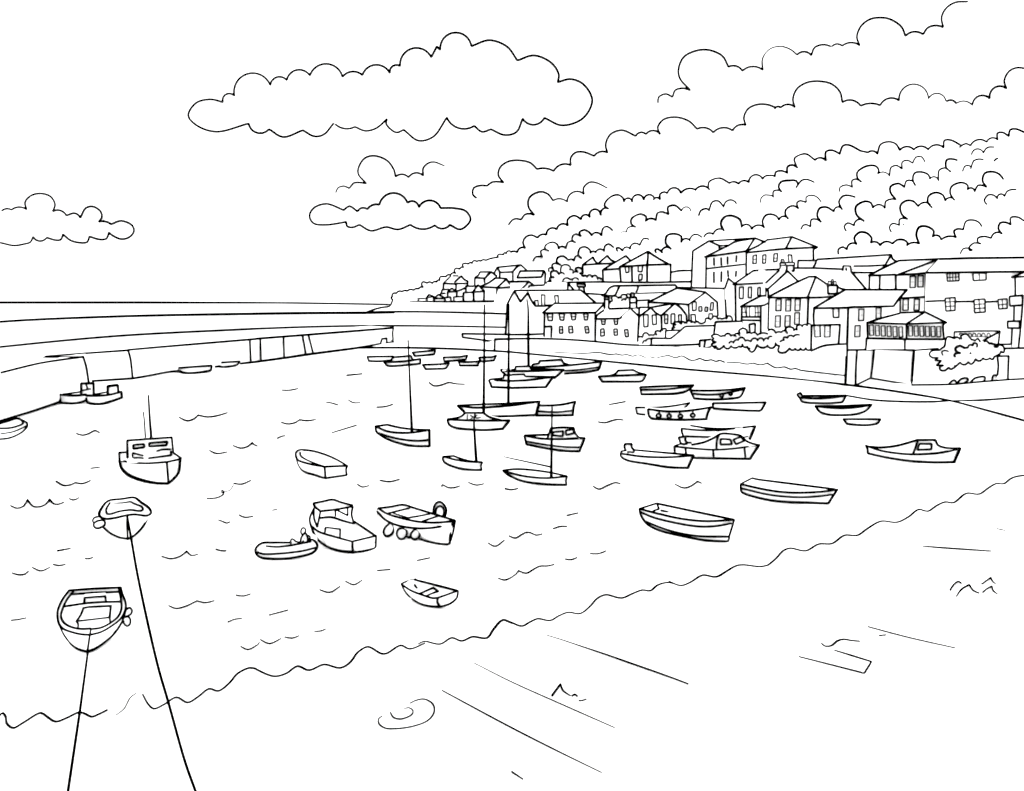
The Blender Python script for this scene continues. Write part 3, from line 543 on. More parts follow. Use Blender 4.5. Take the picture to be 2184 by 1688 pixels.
far('tiny gabled hut between the flat shed and a wider hut on the headland', 402.5, ['L 368,1472 425,1466 425,1503 365,1503'], ['L 363,1473 382,1447 428,1466'], rink=['2|L 425,1463 382,1447 363,1473', '1|L 368,1473 425,1465'], wink=['2|L 368,1470 365,1502'])
far('low hut with wide triangular roof at the foot of the headland cluster', 402, ['L 425,1480 520,1480 522,1503 425,1503'], ['L 425,1478 465,1446 520,1478'], rink=['2.4|L 425,1478 465,1446 520,1477', '2|L 425,1480 520,1481'], wink=['3|L 426,1463 426,1503', '2.4|L 519,1481 522,1503'])
far('small plain box house right of the wide triangular roof', 402, ['L 524,1471 568,1468 572,1503 524,1503'], wink=['L 522,1472 568,1468 572,1500'])
far('narrow gabled house standing behind the plain box on the headland', 404, ['L 542,1428 622,1420 622,1505 542,1505'], ['L 540,1425 578,1392 625,1420'], rink=['2|L 540,1426 578,1392 612,1418', '2.2|L 540,1427 625,1420'], wink=['2.6|L 542,1428 542,1468', '2.6|L 622,1420 620,1463'])
far('half hidden house with slanting left edge above the small huts', 408, ['L 495,1405 556,1402 556,1505 470,1505 482,1445'], wink=['2|L 495,1404 555,1402', '2|C 494,1406 490,1425 478,1448', '1.6|L 489,1440 523,1436'])
far('pale house with long eave and tall gabled roof, highest at the left of the headland', 412, ['L 505,1352 715,1352 713,1420 505,1420'], ['L 508,1350 570,1290 632,1288 660,1287 718,1335 718,1352 508,1352'], rink=['1.4|L 508,1350 570,1288', '1.6|L 588,1287 633,1287', '2.6|C 603,1340 660,1288 L 660,1288 C 660,1288 685,1318 718,1335', '1.8|L 605,1337 605,1350'], wink=['2.4|L 505,1352 608,1357', '2.2|L 620,1353 715,1353', '3|L 508,1353 504,1393', '2.2|L 616,1356 612,1418', '2.4|L 716,1335 714,1370'])
far('low box house between the plain box and the gable-fronted house', 401.5, ['L 595,1466 672,1462 675,1503 597,1503'], wink=['1.8|L 593,1468 672,1462', '1.8|L 594,1468 597,1500'])
far('square house with lean-to roof rising to it, behind the gable-fronted house', 405, ['L 698,1375 785,1375 785,1505 698,1505', 'L 620,1418 698,1385 698,1470 620,1470'], wink=['2.4|L 785,1375 698,1375 699,1425', '2.2|C 620,1418 660,1405 698,1385'])
far('gable-fronted house with broad eave line in the middle of the headland cluster', 401, ['L 675,1432 855,1418 852,1503 675,1503'], ['L 675,1432 758,1426 803,1364 857,1418'], rink=['2.6|L 758,1424 803,1364 856,1418', '2.2|L 675,1432 860,1419'], wink=['3|L 677,1432 677,1500', '3|L 764,1436 765,1500', '3|L 855,1419 852,1500'])
far('biggest house of the headland cluster, wide roof and one slit window', 403, ['L 820,1382 965,1390 1090,1388 1090,1503 820,1503'], ['L 820,1376 950,1306 1048,1311 1128,1378 975,1392 965,1388 820,1380'], rink=['2.4|C 820,1377 890,1348 950,1306 L 950,1306 1048,1311', '2.6|L 965,1388 1046,1314', '3|C 1046,1314 1070,1350 1128,1378', '2|L 1128,1378 975,1392', '2.4|L 815,1381 965,1388'], wink=['2.6|L 965,1390 960,1502', '2.2|L 1091,1390 1091,1450'], slits=['2.4|L 1056,1405 1058,1480'.split('|')[1]])
far('upper house with slanted slate roof behind the biggest headland house', 409, ['L 774,1302 857,1308 962,1290 962,1400 774,1400'], ['L 774,1302 818,1254 915,1253 962,1288 960,1305 860,1309'], rink=['2|C 774,1302 805,1280 818,1254 L 818,1254 915,1253', '3|C 915,1253 885,1280 865,1306', '3|L 915,1253 962,1290', '2.4|L 774,1303 862,1308'], wink=['2.4|L 774,1303 773,1372', '2.4|L 857,1310 857,1348', '2|L 960,1292 962,1302'])
far('topmost headland house, long ridge with gable ends both sides', 414, ['L 985,1260 1100,1254 1100,1340 985,1340'], ['L 935,1270 965,1215 1168,1193 1222,1243 1160,1243 1100,1255 985,1260'], rink=['2.4|L 963,1215 1168,1193', '2.8|L 965,1216 990,1258', '2.4|L 935,1270 965,1216', '2|L 985,1259 1098,1254', '2.4|C 1098,1254 1130,1215 1168,1195', '2.4|L 1168,1194 1222,1243'], wink=['3|L 986,1262 986,1300', '2.8|L 1100,1256 1100,1335'])
far('house with a single sloping roof panel right of the topmost headland house', 407, ['L 1135,1303 1345,1298 1380,1275 1372,1405 1135,1400'], ['L 1160,1247 1365,1243 1342,1299 1134,1304', 'L 1365,1243 1382,1277 1376,1330 1342,1299'], rink=['3|L 1365,1244 1158,1247', '2.8|L 1160,1250 1134,1303', '2.6|L 1134,1304 1343,1298 1365,1246', '2.8|L 1367,1244 1382,1277'], wink=['3|L 1377,1275 1370,1402'])
far('low roof pieces wedged between the headland cluster and the twin-gabled house', 398, ['L 1080,1345 1240,1340 1370,1368 1370,1500 1080,1500'], ['L 1046,1320 1075,1337 1240,1335 1275,1362 1240,1372 1168,1408 1120,1390'], rink=['3|C 1048,1318 1060,1335 1080,1338 L 1080,1338 1240,1335', '2.6|L 1236,1338 1168,1408', '2.6|L 1236,1337 1272,1362', '2|L 1370,1365 1240,1372 1225,1408'])
# ---- twin-gabled house by the quay
t = house('warehouse', 'long house with a zigzag of twin gables at its end, next to the quay'); Y = 226
q = t.p('wall', 'c', Y, 'L -15,560 -12,205 20,85 72,178 135,100 200,214 340,208 340,560', ['2.6,3,3.4|b: C 2142,200 2137,330 2130,450', 'b: L 2142,203 2184,120 c: L 20,86', '3.4|L 20,85 72,178 135,100', '3.4|C 135,100 165,165 200,214', 'C 200,214 270,212 340,206'], 3)
q = t.p('roof', 'c', ('roof', 652, Y+.5, .75), 'L 20,83 588,80 712,188 715,215 200,215 135,100 72,178', ['3|L 20,83 588,80', '3.4|L 588,80 714,188'], m='white_slate')
wins(t, 'c', Y-.1, ['192,168 222,163 226,211 200,213', '248,117 282,120 280,212 254,212', '362,125 395,123 397,190 370,190'], 2.4, 'dormer', near=.3)
# ---- row house 1
t = house('row_house', 'terraced house with four upper sash windows and a door, next to the twin-gabled house'); Y = 219
q = t.p('wall', 'c', Y, 'L 272,272 712,270 712,520 272,500', ['3.2|L 276,275 273,490', '2.6|L 711,272 710,512'], d=9)
q = t.p('roof', 'c', ('roof', 667.5, Y-.4, .75), 'L 262,273 355,192 788,190 714,270', ['3|L 712,270 260,274', '2.8|L 262,272 360,194', '3|L 358,193 788,190', '2.6|L 788,194 714,270'], m='white_slate')
wins(t, 'c', Y, ['300,280 308,338 345,340 347,280;303,308 345,308', '403,280 410,333 442,337 447,282;407,308 443,310', '503,278 510,333 542,330 545,278;508,305 543,305', '612,280 617,333 645,333 648,280;614,305 647,307', '403,390 432,388 434,447 405,447;403,418 433,416', '483,388 515,386 520,442 486,445;485,415 518,412', '620,390 650,387 658,443 628,445;624,417 654,412'], 2.6)
z = t.part('door'); z.fill('c', 'L 278,391 338,388 335,492 278,490', Y, .1, near=.06); z.ink('c', 'L 278,391 338,388 334,492', Y, 2.6, near=.08)
# ---- row house 2
t = house('row_house', 'terraced house with five small windows and a tall chimney, second from the quay'); Y = 216
q = t.p('wall', 'c', Y, 'L 712,325 920,320 1018,240 1084,300 1070,548 712,518', ['3|L 712,325 710,512', '2.8|L 1018,242 1085,303'], d=9)
q = t.p('roof', 'c', ('roof', 680.5, Y-.3, .7), 'L 705,325 797,242 1018,238 920,320', ['2.8|L 920,320 706,325', '2.8|C 706,325 730,290 797,242', '3.4|L 797,241 1085,231', '3|L 1018,240 920,320'], m='white_slate')
wins(t, 'c', Y, ['762,325 767,372 793,372 796,328;765,348 795,348', '870,322 875,372 900,372 903,322;873,347 902,345', '755,412 785,408 790,467 756,472;756,440 788,437', '868,412 898,410 902,462 872,465;870,437 900,435', '958,417 988,415 995,475 968,477;962,445 992,443'], 2.4)
z = t.p('chimney', 'c', Y+2.2, 'L 790,135 828,135 825,300 788,300', ['2.8|L 788,235 790,135 828,135 825,235', '1.8|L 795,158 815,158'], 2, 1.4)
t2 = house('chimney_stack', 'broad chimney stack with one pot, on the ridge above the second terraced house', 'chimney', None); z = t2.p('stack', 'c', Y+3, 'L 1003,140 1062,140 1062,290 1005,290', ['2.8|L 1005,230 1003,140 1062,140 1064,226', '2|L 1006,188 1060,184'], 2, 1.6, m='white_stone'); z = z.sub('pot'); z.fill('c', 'L 1013,103 1040,103 1045,140 1017,140', Y+3.3, .7); z.ink('c', 'L 1017,138 1013,103 1040,103 1045,140', Y+3.3, 2.4)
# ---- gable houses on the front
t = house('gabled_house', 'front house with a pair of steep gables and five tall windows'); Y = 205
q = t.p('wall', 'c', Y, 'L 1085,300 1185,228 1272,297 1388,192 1450,240 1487,290 1492,420 1275,520 1187,548 1070,548', ['3|C 1086,225 1082,330 1070,545', '2.8|L 1088,301 1186,228', '2.8|C 1186,228 1225,270 1272,297', '3.2|L 1272,297 1388,192', '3|C 1388,192 1440,230 1487,290', '2.8|L 1274,298 1277,420', '2.6|L 1487,292 1492,358'], d=9)
q = t.p('roof', 'c', ('roof', 676, Y+.5, .9), 'L 1086,226 1185,226 1388,192 1272,294 1088,298', ['2.6|L 1085,226 1185,226', '3|L 1186,227 1388,192'], m='white_slate')
wins(t, 'c', Y, ['1122,290 1162,288 1160,390 1125,393', '1195,292 1230,290 1233,370 1200,375', '1302,288 1330,287 1328,365 1303,365;1303,325 1328,327', '1357,282 1390,280 1388,365 1357,367', '1420,290 1447,288 1445,347 1423,347'], 2.6)
# ---- big gable house behind
t = house('gabled_house', 'large house with one wide gable and six small windows, behind the pair of steep gables'); Y = 214
q = t.p('wall', 'c', Y, 'L 1163,182 1505,202 1650,95 1752,180 1758,420 1163,400', ['2.6|L 1160,180 1164,222', '2.4|L 1507,205 1510,338', '3|L 1752,180 1757,300', '3|L 1650,96 1752,182', '2.6|C 1650,96 1575,150 1505,200'], d=10)
q = t.p('roof', 'c', Y-.3, 'L 1165,180 1408,60 1650,95 1505,200', ['3|L 1165,180 1408,60', '3|L 1408,62 1650,95', '2.6|L 1165,182 1388,192 1505,202'], m='white_slate', d=8)
wins(t, 'c', Y, ['1540,182 1573,178 1570,250 1540,255', '1595,220 1620,218 1620,258 1595,260', '1648,222 1670,224 1667,262 1645,260', '1697,185 1720,185 1715,248 1690,252', '1527,287 1565,287 1568,360 1535,360', '1680,280 1710,280 1714,330 1678,325'], 2.2)
# ---- roofs behind
t = house('house', 'house with low hipped slate roof and two skylight lines, behind the wide gable'); Y = 236
q = t.p('wall', 'c', Y, 'L 770,125 882,125 1060,105 1340,95 1408,70 1408,400 770,400', ['2.4|L 1050,105 1345,95', '2.2|L 1065,168 1175,163'], d=8)
q = t.p('roof', 'c', Y-.4, 'L 768,126 855,42 1395,35 1410,62 1340,95 1060,105 882,125', ['2.6|C 770,125 800,105 830,60 870,42', '3|L 870,42 1395,35', '2.8|L 1395,35 1410,60', '2.8|L 918,42 880,125', '2.4|L 765,126 882,125', '2.4|C 1080,40 1070,75 1058,98'], m='white_slate', d=9)
t = house('house', 'plain wall and chimney pot house between twin-gabled house and hipped roof'); Y = 240
q = t.p('wall', 'c', Y, 'L 475,15 560,80 625,105 780,115 780,400 300,400 300,15', ['2.4|L 625,106 780,116', '2.6|L 478,15 475,75', '2.8|L 478,18 525,75', '2.6|L 830,195 885,232'], d=8)
z = t.p('chimney', 'c', Y-.6, 'L 572,55 612,52 622,130 572,130', ['2.4|L 555,25 628,30 625,52 557,50 555,25', '2|L 572,55 572,77', '3|L 612,53 622,105'], d=1.5); z.fill('c', 'L 555,25 628,30 625,52 557,50', Y-.7, 1.8)
t = Thing('retaining_wall', 'long terrace wall carrying the villas, running from the tree clump to the tall hotel', 'wall', own='white_stone'); t.body.fill('n', 'L 285,1558 480,1560 700,1555 1150,1557 1530,1550 1530,1720 285,1720', 331, 3); t.body.ink('n', '2.2,2.4,2.6|C 285,1560 480,1558 700,1553 1150,1557 1525,1550', 331); t.body.ink('m', '1.4,2.4|L 1382,1350 1570,1348', 331, 2.4)
t = Thing('retaining_wall', 'terrace wall at the foot of the tall hotel', 'wall', own='white_stone'); t.body.fill('n', 'L 1405,1600 1820,1608 1822,1700 1832,1880 1405,1880', 222, 3); t.body.ink('n', '2.6|L 1405,1600 1818,1608', 222); t.body.ink('c', '2.6|C 1817,68 1822,180 1828,310', 222)
t = Thing('retaining_wall', 'stepped garden wall with a sloping ramp on the waterfront', 'wall', own='white_stone'); Y = 173.5
t.body.fill('c', 'L 1190,490 1355,490 1440,420 1480,392 1520,388 1728,381 1722,560 1187,560', Y, 3)
for s_ in ['2.4|L 1187,546 1191,490 1355,490 1440,422 C 1440,422 1475,392 1510,388 L 1510,388 1728,381', '2.2|L 1310,488 1312,425 1440,420']: t.body.ink('c', s_, Y, near=1)
t = Thing('retaining_wall', 'plain garden wall behind the big waterfront shrub', 'wall', own='white_stone'); Y = 168
t.body.fill('c', 'L 1735,350 1962,345 1962,560 1718,560', Y, 3); t.body.ink('c', 'L 1720,470 1735,350 1962,344', Y, 2.8)
t = Thing('stone_block', 'squat block at the end of the waterfront wall beside the big shrub', 'block', own='white_stone'); Y = 166
t.body.fill('c', 'L 1600,508 1715,497 1712,560 1640,580 1600,585', Y, 2.5)
for s_ in ['3|L 1715,497 1601,508 1600,586', '2.8|L 1650,508 1636,578', '2|L 1597,585 1712,558']: t.body.ink('c', s_, Y)
# ---- villas on the terrace (tile n)
t = house('villa', 'villa with two pointed gables side by side, behind the tree clump'); Y = 338
q = t.p('wall', 'n', Y, 'L 600,1407 692,1340 733,1397 813,1327 890,1385 890,1580 605,1580', ['2.8|L 601,1408 606,1505', '2.4|L 600,1408 692,1340', '2.6|C 692,1340 705,1370 733,1397', '2.6|L 733,1397 813,1327', '3|C 813,1327 845,1365 892,1386', '2.4|L 600,1408 730,1400 870,1394'], d=8)
t = house('villa', 'narrow villa with single sloping roof, wedged between the two-gabled villa and the pyramid roof'); Y = 335
q = t.p('wall', 'n', Y, 'L 772,1450 920,1440 930,1580 778,1580', ['3|L 773,1450 778,1555'], d=8)
q = t.p('roof', 'n', Y-.4, 'L 772,1449 972,1330 1012,1373 918,1440', ['2.6|L 772,1450 972,1329', '3.2|L 972,1329 1013,1373', '2.6|L 772,1451 920,1440'], m='white_slate', d=8)
t = house('villa', 'villa with pyramid roof and three windows, tallest on the terrace wall'); Y = 333
q = t.p('wall', 'n', Y, 'L 920,1424 1355,1402 1352,1580 928,1580', ['3.2|L 919,1422 929,1555', '3|L 1022,1414 1025,1555', '3.6|L 1153,1408 1153,1555', '3|L 1355,1402 1352,1550'], d=9)
q = t.p('roof', 'n', Y-.4, 'L 918,1424 1160,1292 1340,1403', ['2.8|L 918,1424 1160,1292', '3.2|C 1160,1292 1230,1340 1340,1402', '2.8|L 918,1424 1153,1408 1358,1402', '2.8|C 1160,1295 1160,1340 1153,1405'], m='white_slate', d=9)
wins(t, 'n', Y, ['965,1428 972,1475 997,1470 997,1418', '1078,1415 1075,1465 1110,1465 1115,1413', '1082,1490 1112,1487 1108,1535 1080,1540'], 2.6)
q = Thing('garden_wall', 'pale wall joining the pyramid-roofed villa to the tall hotel', 'wall', own='white_stone'); q.body.fill('n', 'L 1360,1468 1440,1457 1530,1455 1530,1600 1360,1600', 334, 2); q.body.ink('n', 'C 1358,1469 1440,1456 1530,1455', 334, 2.4)
# ---- hotel
t = house('hotel', 'tallest building, hotel with rows of slit windows and hipped roofs above the village'); Y = 250
dl = wallplane(1477, 252, 1592, 238); dr = wallplane(1592, 238, 1740, 250)
q = t.p('wall', 'n', dl, 'L 1542,1290 1680,1203 1768,1243 2000,1290 2000,1760 1530,1760', ['2.6|L 1543,1288 1680,1203', '3|L 1542,1290 1529,1605', '3|L 1658,1345 1653,1605', '2|L 1662,1440 1985,1402'], d=12)
q = t.p('wall', 'n', dr, 'L 2000,1300 2184,1283 o: L 395,1262 395,1500 n: L 2000,1760', ['3|L 2000,1292 1997,1498', '2.6|o: C'[:0] or '2.8|o: C 418,1262 390,1275 388,1310 389,1370'], d=12)
q = t.p('roof', 'n', dl, 'L 1645,1340 1850,1240 1935,1200 2070,1180 2000,1290', ['3.2|L 2000,1290 1642,1340', '2.6|L 1645,1340 1850,1240', '2.8|C 1850,1240 1890,1215 1940,1200 L 1940,1200 2070,1181', '2.4|L 1680,1203 1900,1190 2070,1179', '2.8|L 1680,1203 1768,1243 1770,1276', '2|L 1768,1241 1850,1239'], m='white_slate', d=10, near=.4)
q = t.p('roof', 'n', dr, 'L 2000,1292 2070,1180 2160,1212 2184,1190 o: L 205,1167 422,1256 0,1283', ['3|L 1998,1291 2072,1178', '2.8|L 2072,1178 2162,1213', '2.4|L 2000,1291 2100,1245 2184,1190', '2.6|L 2005,1303 2184,1284', '2.6|o: L 0,1193 205,1167', '3|o: L 205,1168 423,1256', '3|o: L 203,1170 150,1272', '2.8|o: L 0,1283 150,1270 423,1258'], m='white_slate', d=10, near=.4)
q.ink('n', '2.6|L 1998,1291 2072,1178', dl, near=4); q.ink('n', '2.6|L 1645,1340 1850,1240', dl, near=3)
for s_ in ['1722,1352 1724,1412', '1783,1348 1785,1410', '1838,1340 1838,1400', '1915,1330 1911,1382', '1722,1468 1722,1560', '1786,1465 1784,1552', '1840,1455 1845,1510', '1912,1460 1908,1507']:
    z = t.part('window'); a_, b_ = s_.split(); x0 = float(a_.split(',')[0]); z.fill('n', 'L %s %s %.0f,%s %.0f,%s' % (a_, b_, x0+6, b_.split(',')[1], x0+6, a_.split(',')[1]), dl, .1, near=.1); z.ink('n', '2.4,3.2,2.4|L '+s_, dl, near=.15)
wins(t, 'n', dr, ['2058,1330 2088,1322 2085,1395 2055,1398;2057,1363 2086,1358', '2140,1325 2168,1320 2165,1392 2138,1395;2139,1362 2167,1357'], 2.2, near=.12); wins(t, 'o', dr, ['52,1313 83,1310 78,1378 48,1382;50,1352 81,1348'], 2.2, near=.12)
# ---- steep house with porch (between shrub and hotel)
t = house('house', 'tall narrow house with three upper windows and a balustraded porch over the big shrub'); Y = 176
q = t.p('wall', 'c', Y, 'L 1905,15 2165,5 2184,120 2184,480 1908,480', ['3.2|L 1905,42 1908,345', '2.6|L 2165,18 2170,130'], d=9)
q = t.p('roof', 'n', Y-.3, 'L 1885,1576 2060,1457 2184,1450 2184,1556 2165,1560', ['2.6|L 1883,1577 2060,1456', '2.8|L 2060,1456 2184,1450', '2.6|L 1885,1576 2165,1561 2184,1545'], m='white_slate', d=8)
q = t.p('gable', 'n', Y+1, 'L 1815,1608 1845,1522 1895,1562 1905,1640 1905,1700 1820,1700', ['2.6|L 1816,1607 1845,1523', '2.6|L 1845,1523 1897,1564'], d=6)
wins(t, 'c', Y, ['1940,55 1975,52 1972,152 1940,150', '2017,55 2045,53 2042,145 2015,143', '2097,58 2120,55 2118,125 2095,125'], 2.4)
q = t.p('porch', 'c', Y-2, 'L 1948,219 2130,128 2184,127 2184,190 2122,214 2122,490 1958,490 1960,222', ['2.6|C 1950,218 2060,160 2130,128 2184,127', '2.6|L 1946,219 2110,213 C 2110,213 2150,208 2184,190', '3|L 1960,225 1957,410', '3|L 2123,222 2122,450', '2.2|L 1965,308 2120,307', '2.2|L 1965,335 2120,338', '.8|L 1985,225 2000,305', '.8|L 2003,225 2003,302', '.9|L 2028,226 2028,305', '.9|L 2075,225 2075,305', '.8|L 2098,225 2100,305', '.6|L 1965,268 2000,268', '.6|L 2078,272 2112,270'], d=2)
z = t.part('door'); z.fill('c', 'L 2024,371 2076,364 2073,450 2030,450', Y-2, .1, near=.1); z.ink('c', 'L 2030,440 2024,371 2076,364 2073,436', Y-2, 2.4, near=.12)
# ---- peaked house with big chimney (tile o)
t = house('gabled_house', 'house with a sharp open gable and a double chimney stack, between hotel and gridded-window house'); Y = 150
q = t.p('wall', 'o', Y, 'L -12,1640 0,1610 150,1475 168,1460 262,1550 262,1700 -12,1700', ['2.6|C 0,1612 70,1550 168,1460', '2.8|L 168,1460 260,1550', '2.8|C -20,1605 0,1625 2,1690'], d=9)
q = t.p('roof', 'o', Y+4, 'L -80,1452 105,1444 150,1475 0,1610 -20,1600', ['2.6|L -20,1450 105,1444', '2.6|L 105,1446 -20,1562'], m='white_slate', d=6)
for s_ in []: pass
z = t.p('chimney', 'o', Y+1, 'L 158,1385 222,1385 222,1480 150,1480', ['2.6|C 158,1412 160,1445 148,1475', '3|L 222,1412 221,1462 205,1458'], d=1.6); z.fill('o', 'L 146,1388 226,1387 226,1411 152,1412', Y+.8, 2); z.ink('o', 'O 148,1388 187,1387 226,1388 226,1411 190,1412 153,1411', Y+.8, 1.2)
z2 = z.sub('pot'); z2.fill('o', 'L 170,1321 203,1323 208,1386 178,1386', Y+1.2, .8); z2.ink('o', 'L 178,1386 170,1321 203,1323 208,1386', Y+1.2, 1.4)
z = t.p('chimney', 'o', Y+2, 'L 101,1388 150,1388 152,1470 103,1470', ['1.8|L 103,1438 101,1389 150,1388', '.8|L 103,1414 145,1412'], d=1.6); z2 = z.sub('pot'); z2.fill('o', 'L 110,1362 137,1362 140,1388 113,1388', Y+2.2, .8); z2.ink('o', 'L 113,1388 110,1362 137,1362 140,1388', Y+2.2, 1)
t = house('house', 'house with hipped roof and six gridded sash windows, over the long shrub'); Y = 143
q = t.p('wall', 'd', Y, 'L 5,140 340,143 545,135 400,240 400,560 -4,560', ['2.4|L 8,140 0,410', '3.4|L 344,143 337,370'], d=9)
q = t.p('roof', 'o', Y-.4, 'L 0,1681 345,1510 410,1506 512,1577 600,1598 655,1617 545,1680 340,1684', ['2.8|C 0,1681 260,1548 350,1508 L 350,1508 410,1506', '3|L 408,1508 338,1684', '2.8|L 408,1508 512,1578', '2.6|C 595,1594 625,1610 658,1617', '2.6|d: C 0,142 340,143 470,140 550,133'], m='white_slate', d=9)
winx(t, 'd', Y, [(68, 158, 47, 98), (152, 162, 45, 97), (232, 157, 46, 98, -4), (62, 298, 47, 97), (146, 296, 46, 97, -4), (227, 273, 45, 98)])
z = t.p('chimney', 'o', Y-1, 'L 510,1580 595,1582 587,1655 511,1656', ['2.8|L 595,1582 510,1580 512,1654 588,1653 595,1582'], d=1.6)
for a_ in ('510,1582 514,1545 545,1549 543,1582', '538,1582 541,1532 558,1532 561,1582', '560,1582 556,1550 582,1548 585,1582'):
    z2 = z.sub('pot'); z2.fill('o', 'L '+a_, Y-.9, .6); z2.ink('o', 'L '+a_, Y-.9, .8)
# ---- long ridge roof and link block
t = house('long_house', 'long low roof with a flat-topped chimney, behind the white waterfront house'); Y = 158
q = t.p('wall', 'o', Y, 'L 225,1434 385,1434 640,1443 910,1473 860,1500 860,1700 225,1700', ['2.6|L 225,1434 390,1434 640,1444', '2.6|L 715,1473 910,1472', '3|L 712,1468 838,1616'], d=8)
q = t.p('roof', 'o', Y+.5, 'L 420,1358 1050,1320 1100,1378 990,1430 640,1444 386,1432', ['3|L 418,1360 1052,1320', '2.6|C 415,1362 405,1395 386,1430', '2.8|C 1052,1320 1065,1358 1100,1378', '2.6|L 1050,1322 990,1428', '2,2.2,2|L 732,1418 850,1417 992,1410'], m='white_slate', d=9)
z = t.p('chimney', 'o', Y-.5, 'L 640,1415 704,1417 712,1470 640,1470', ['3|L 638,1455 641,1415', '1.6|L 641,1415 704,1417', '2.8|L 704,1417 711,1468', '2.4|L 667,1436 669,1455'], d=1.6)
z = t.p('parapet', 'o', Y+1.5, 'L 255,1369 415,1368 400,1440 253,1440', ['3|L 254,1430 256,1369', '2.4|L 256,1369 415,1369'], d=4)
# ---- white waterfront house
t = house('house', 'white waterfront house with a big overhanging roof, at the water beside the conservatory'); Y = 110
q = t.p('wall', 'd', Y, 'L 392,240 1070,216 1130,280 1130,600 745,600 745,890 655,886 670,540 400,540', ['3.2|C 393,238 388,300 392,368'], d=8); q.ink('d', '4|C 684,232 676,500 660,885', Y, near=1.2)
q = t.p('roof', 'd', Y-.4, 'L 388,233 665,73 1188,75 1073,217 740,226', ['3.2|C 660,74 520,155 388,233', '3|L 662,74 1188,75', '3.2|C 1188,76 1120,150 1072,217', '3|L 388,234 680,229 720,224 1072,216'], m='white_slate', d=8)
wins(t, 'd', Y, ['555,233 557,312 605,312 605,232'], 2.8); winx(t, 'd', Y, [(774, 243, 47, 97), (922, 231, 45, 90, -2), (741, 381, 47, 97)])
q = t.p('annex', 'd', Y-2.5, 'L 368,379 617,372 600,540 665,540 664,640 366,640', ['2.6|L 368,379 617,372', '3.2|L 370,379 367,598', '3.2|L 615,373 602,538', '2.6|C 367,598 470,555 560,543 665,538'], d=5)
winx(t, 'd', Y-2.5, [(392, 379, 53, 100, 6), (482, 383, 52, 97, -3)], parent=q)
t = house('conservatory', 'conservatory with a hipped roof and two rows of narrow panes, over the square garage'); Y = 106
q = t.p('wall', 'd', Y, 'L 848,360 1185,366 1502,357 1500,500 1455,580 905,580 832,590', ['3|L 846,360 851,490', '3.2|L 1184,368 1182,495', '2.8|C 1520,356 1495,375 1496,420 1503,498', '2.8|L 838,490 1180,497 1502,498', '2.6|C 840,490 838,540 832,590', '2.4|L 1168,505 1168,578'], d=7)
q = t.p('roof', 'd', Y-.5, 'L 842,358 1125,276 1340,264 1526,356 1184,367', ['2.8|C 842,358 960,320 1125,276', '2.4|L 1125,272 1340,264', '2.6|L 1340,265 1184,364', '3|L 1340,265 1524,356', '2.6|L 842,358 1182,368 1526,356'], m='white_slate', d=7)
winx(t, 'd', Y, [(865+50*k, 378+3*k, 35, 88, 3) for k in range(6)] + [(1198+48*k, 384+1*k, 35, 88, 3) for k in range(6)], w=2)
t = house('garage', 'square garage block at the water under the conservatory'); gd = wallplane(1857, 109.9, 1944, 109.4)
q = t.p('wall', 'd', gd, 'L 905,576 1250,592 1225,888 877,830', ['3.2|L 1250,592 905,576', '2.8|C 905,578 892,720 877,830', '2.6|L 877,830 1224,888', '4|C 1247,594 1235,740 1225,886'], d=6)
q = t.p('ramp_wall', 'd', 109.98, 'L 668,590 900,586 877,828 1228,889 748,893 668,887', ['2.4|L 680,590 900,587', '3|C 759,596 750,740 747,888', '2.6|L 748,890 877,828'][:0], d=3)
for s_ in ('2.4|L 680,590 900,587', '3|C 759,596 750,740 747,888', '2.6|L 748,890 877,828'): q.ink('d', s_, 109.98, near=.7)
q = t.p('ground_line', 'd', Y-.5, None, ['2.2|L 1225,888 1540,882', '2.4|L 1250,592 1452,577']) if 0 else None
# ---- upper link and long terrace on the right
t = house('house', 'upper house with slanting roof edge and four gridded windows, behind the conservatory'); Y = 124
q = t.p('wall', 'o', Y, 'L 860,1500 1092,1494 1348,1478 d: L 1345,0 1340,266 1127,274 1100,520 900,520 o: L 862,1650', ['3|L 865,1500 863,1614', '2.8|L 955,1497 952,1614', '3|L 1090,1494 1091,1614', '3.4|o: L 1349,1480 1345,1690 d: L 1340,265', '2.6|d: L 1135,148 1335,137', '2.2|d: L 1128,150 1127,273'], d=8)
q = t.p('roof', 'o', Y-.4, 'L 856,1500 1118,1370 1462,1357 1348,1478 1092,1493', ['3|C 856,1500 990,1430 1120,1370', '2.8|L 1120,1370 1462,1356', '3|L 1462,1357 1100,1494', '2.8|L 856,1500 1090,1490', '3|L 1092,1494 1250,1486 1348,1477 1462,1358'], m='white_slate', d=8)
q.ink('o', '2.8|L 1348,1477 1462,1358', Y, near=1.5)
winx(t, 'o', Y, [(1212, 1505, 49, 98), (1279, 1500, 48, 97)]); winx(t, 'd', Y, [(1152, 157, 49, 95), (1247, 157, 47, 95)])
t = house('terrace', 'long terraced building along the picture edge with gridded windows and downpipes'); Y = 120
q = t.p('wall', 'o', Y, 'L 1350,1476 2184,1466 2600,1462 d: L 2600,600 1510,600 1503,357 1340,266', ['2.4|d: L 1350,175 1510,168', '2.4|d: L 1602,177 1755,175', '2.4|d: L 1856,180 1965,174'], d=9)
q = t.p('roof', 'o', Y-.4, 'L 1462,1357 2184,1345 2700,1340 2700,1460 1352,1475', ['3.4|L 1462,1357 1700,1350 2200,1344 2700,1340', '3.2|L 1352,1475 2200,1465 2700,1460'], m='white_slate', d=9)
wins(t, 'o', Y, ['1527,1480 1530,1548 1631,1543 1629,1478;1552,1480 1553,1545;1577,1480 1578,1543;1602,1480 1603,1543;1533,1516 1575,1515;1588,1513 1625,1510', '1748,1478 1752,1542 1863,1536 1861,1478;1803,1478 1804,1538'], 2.6)
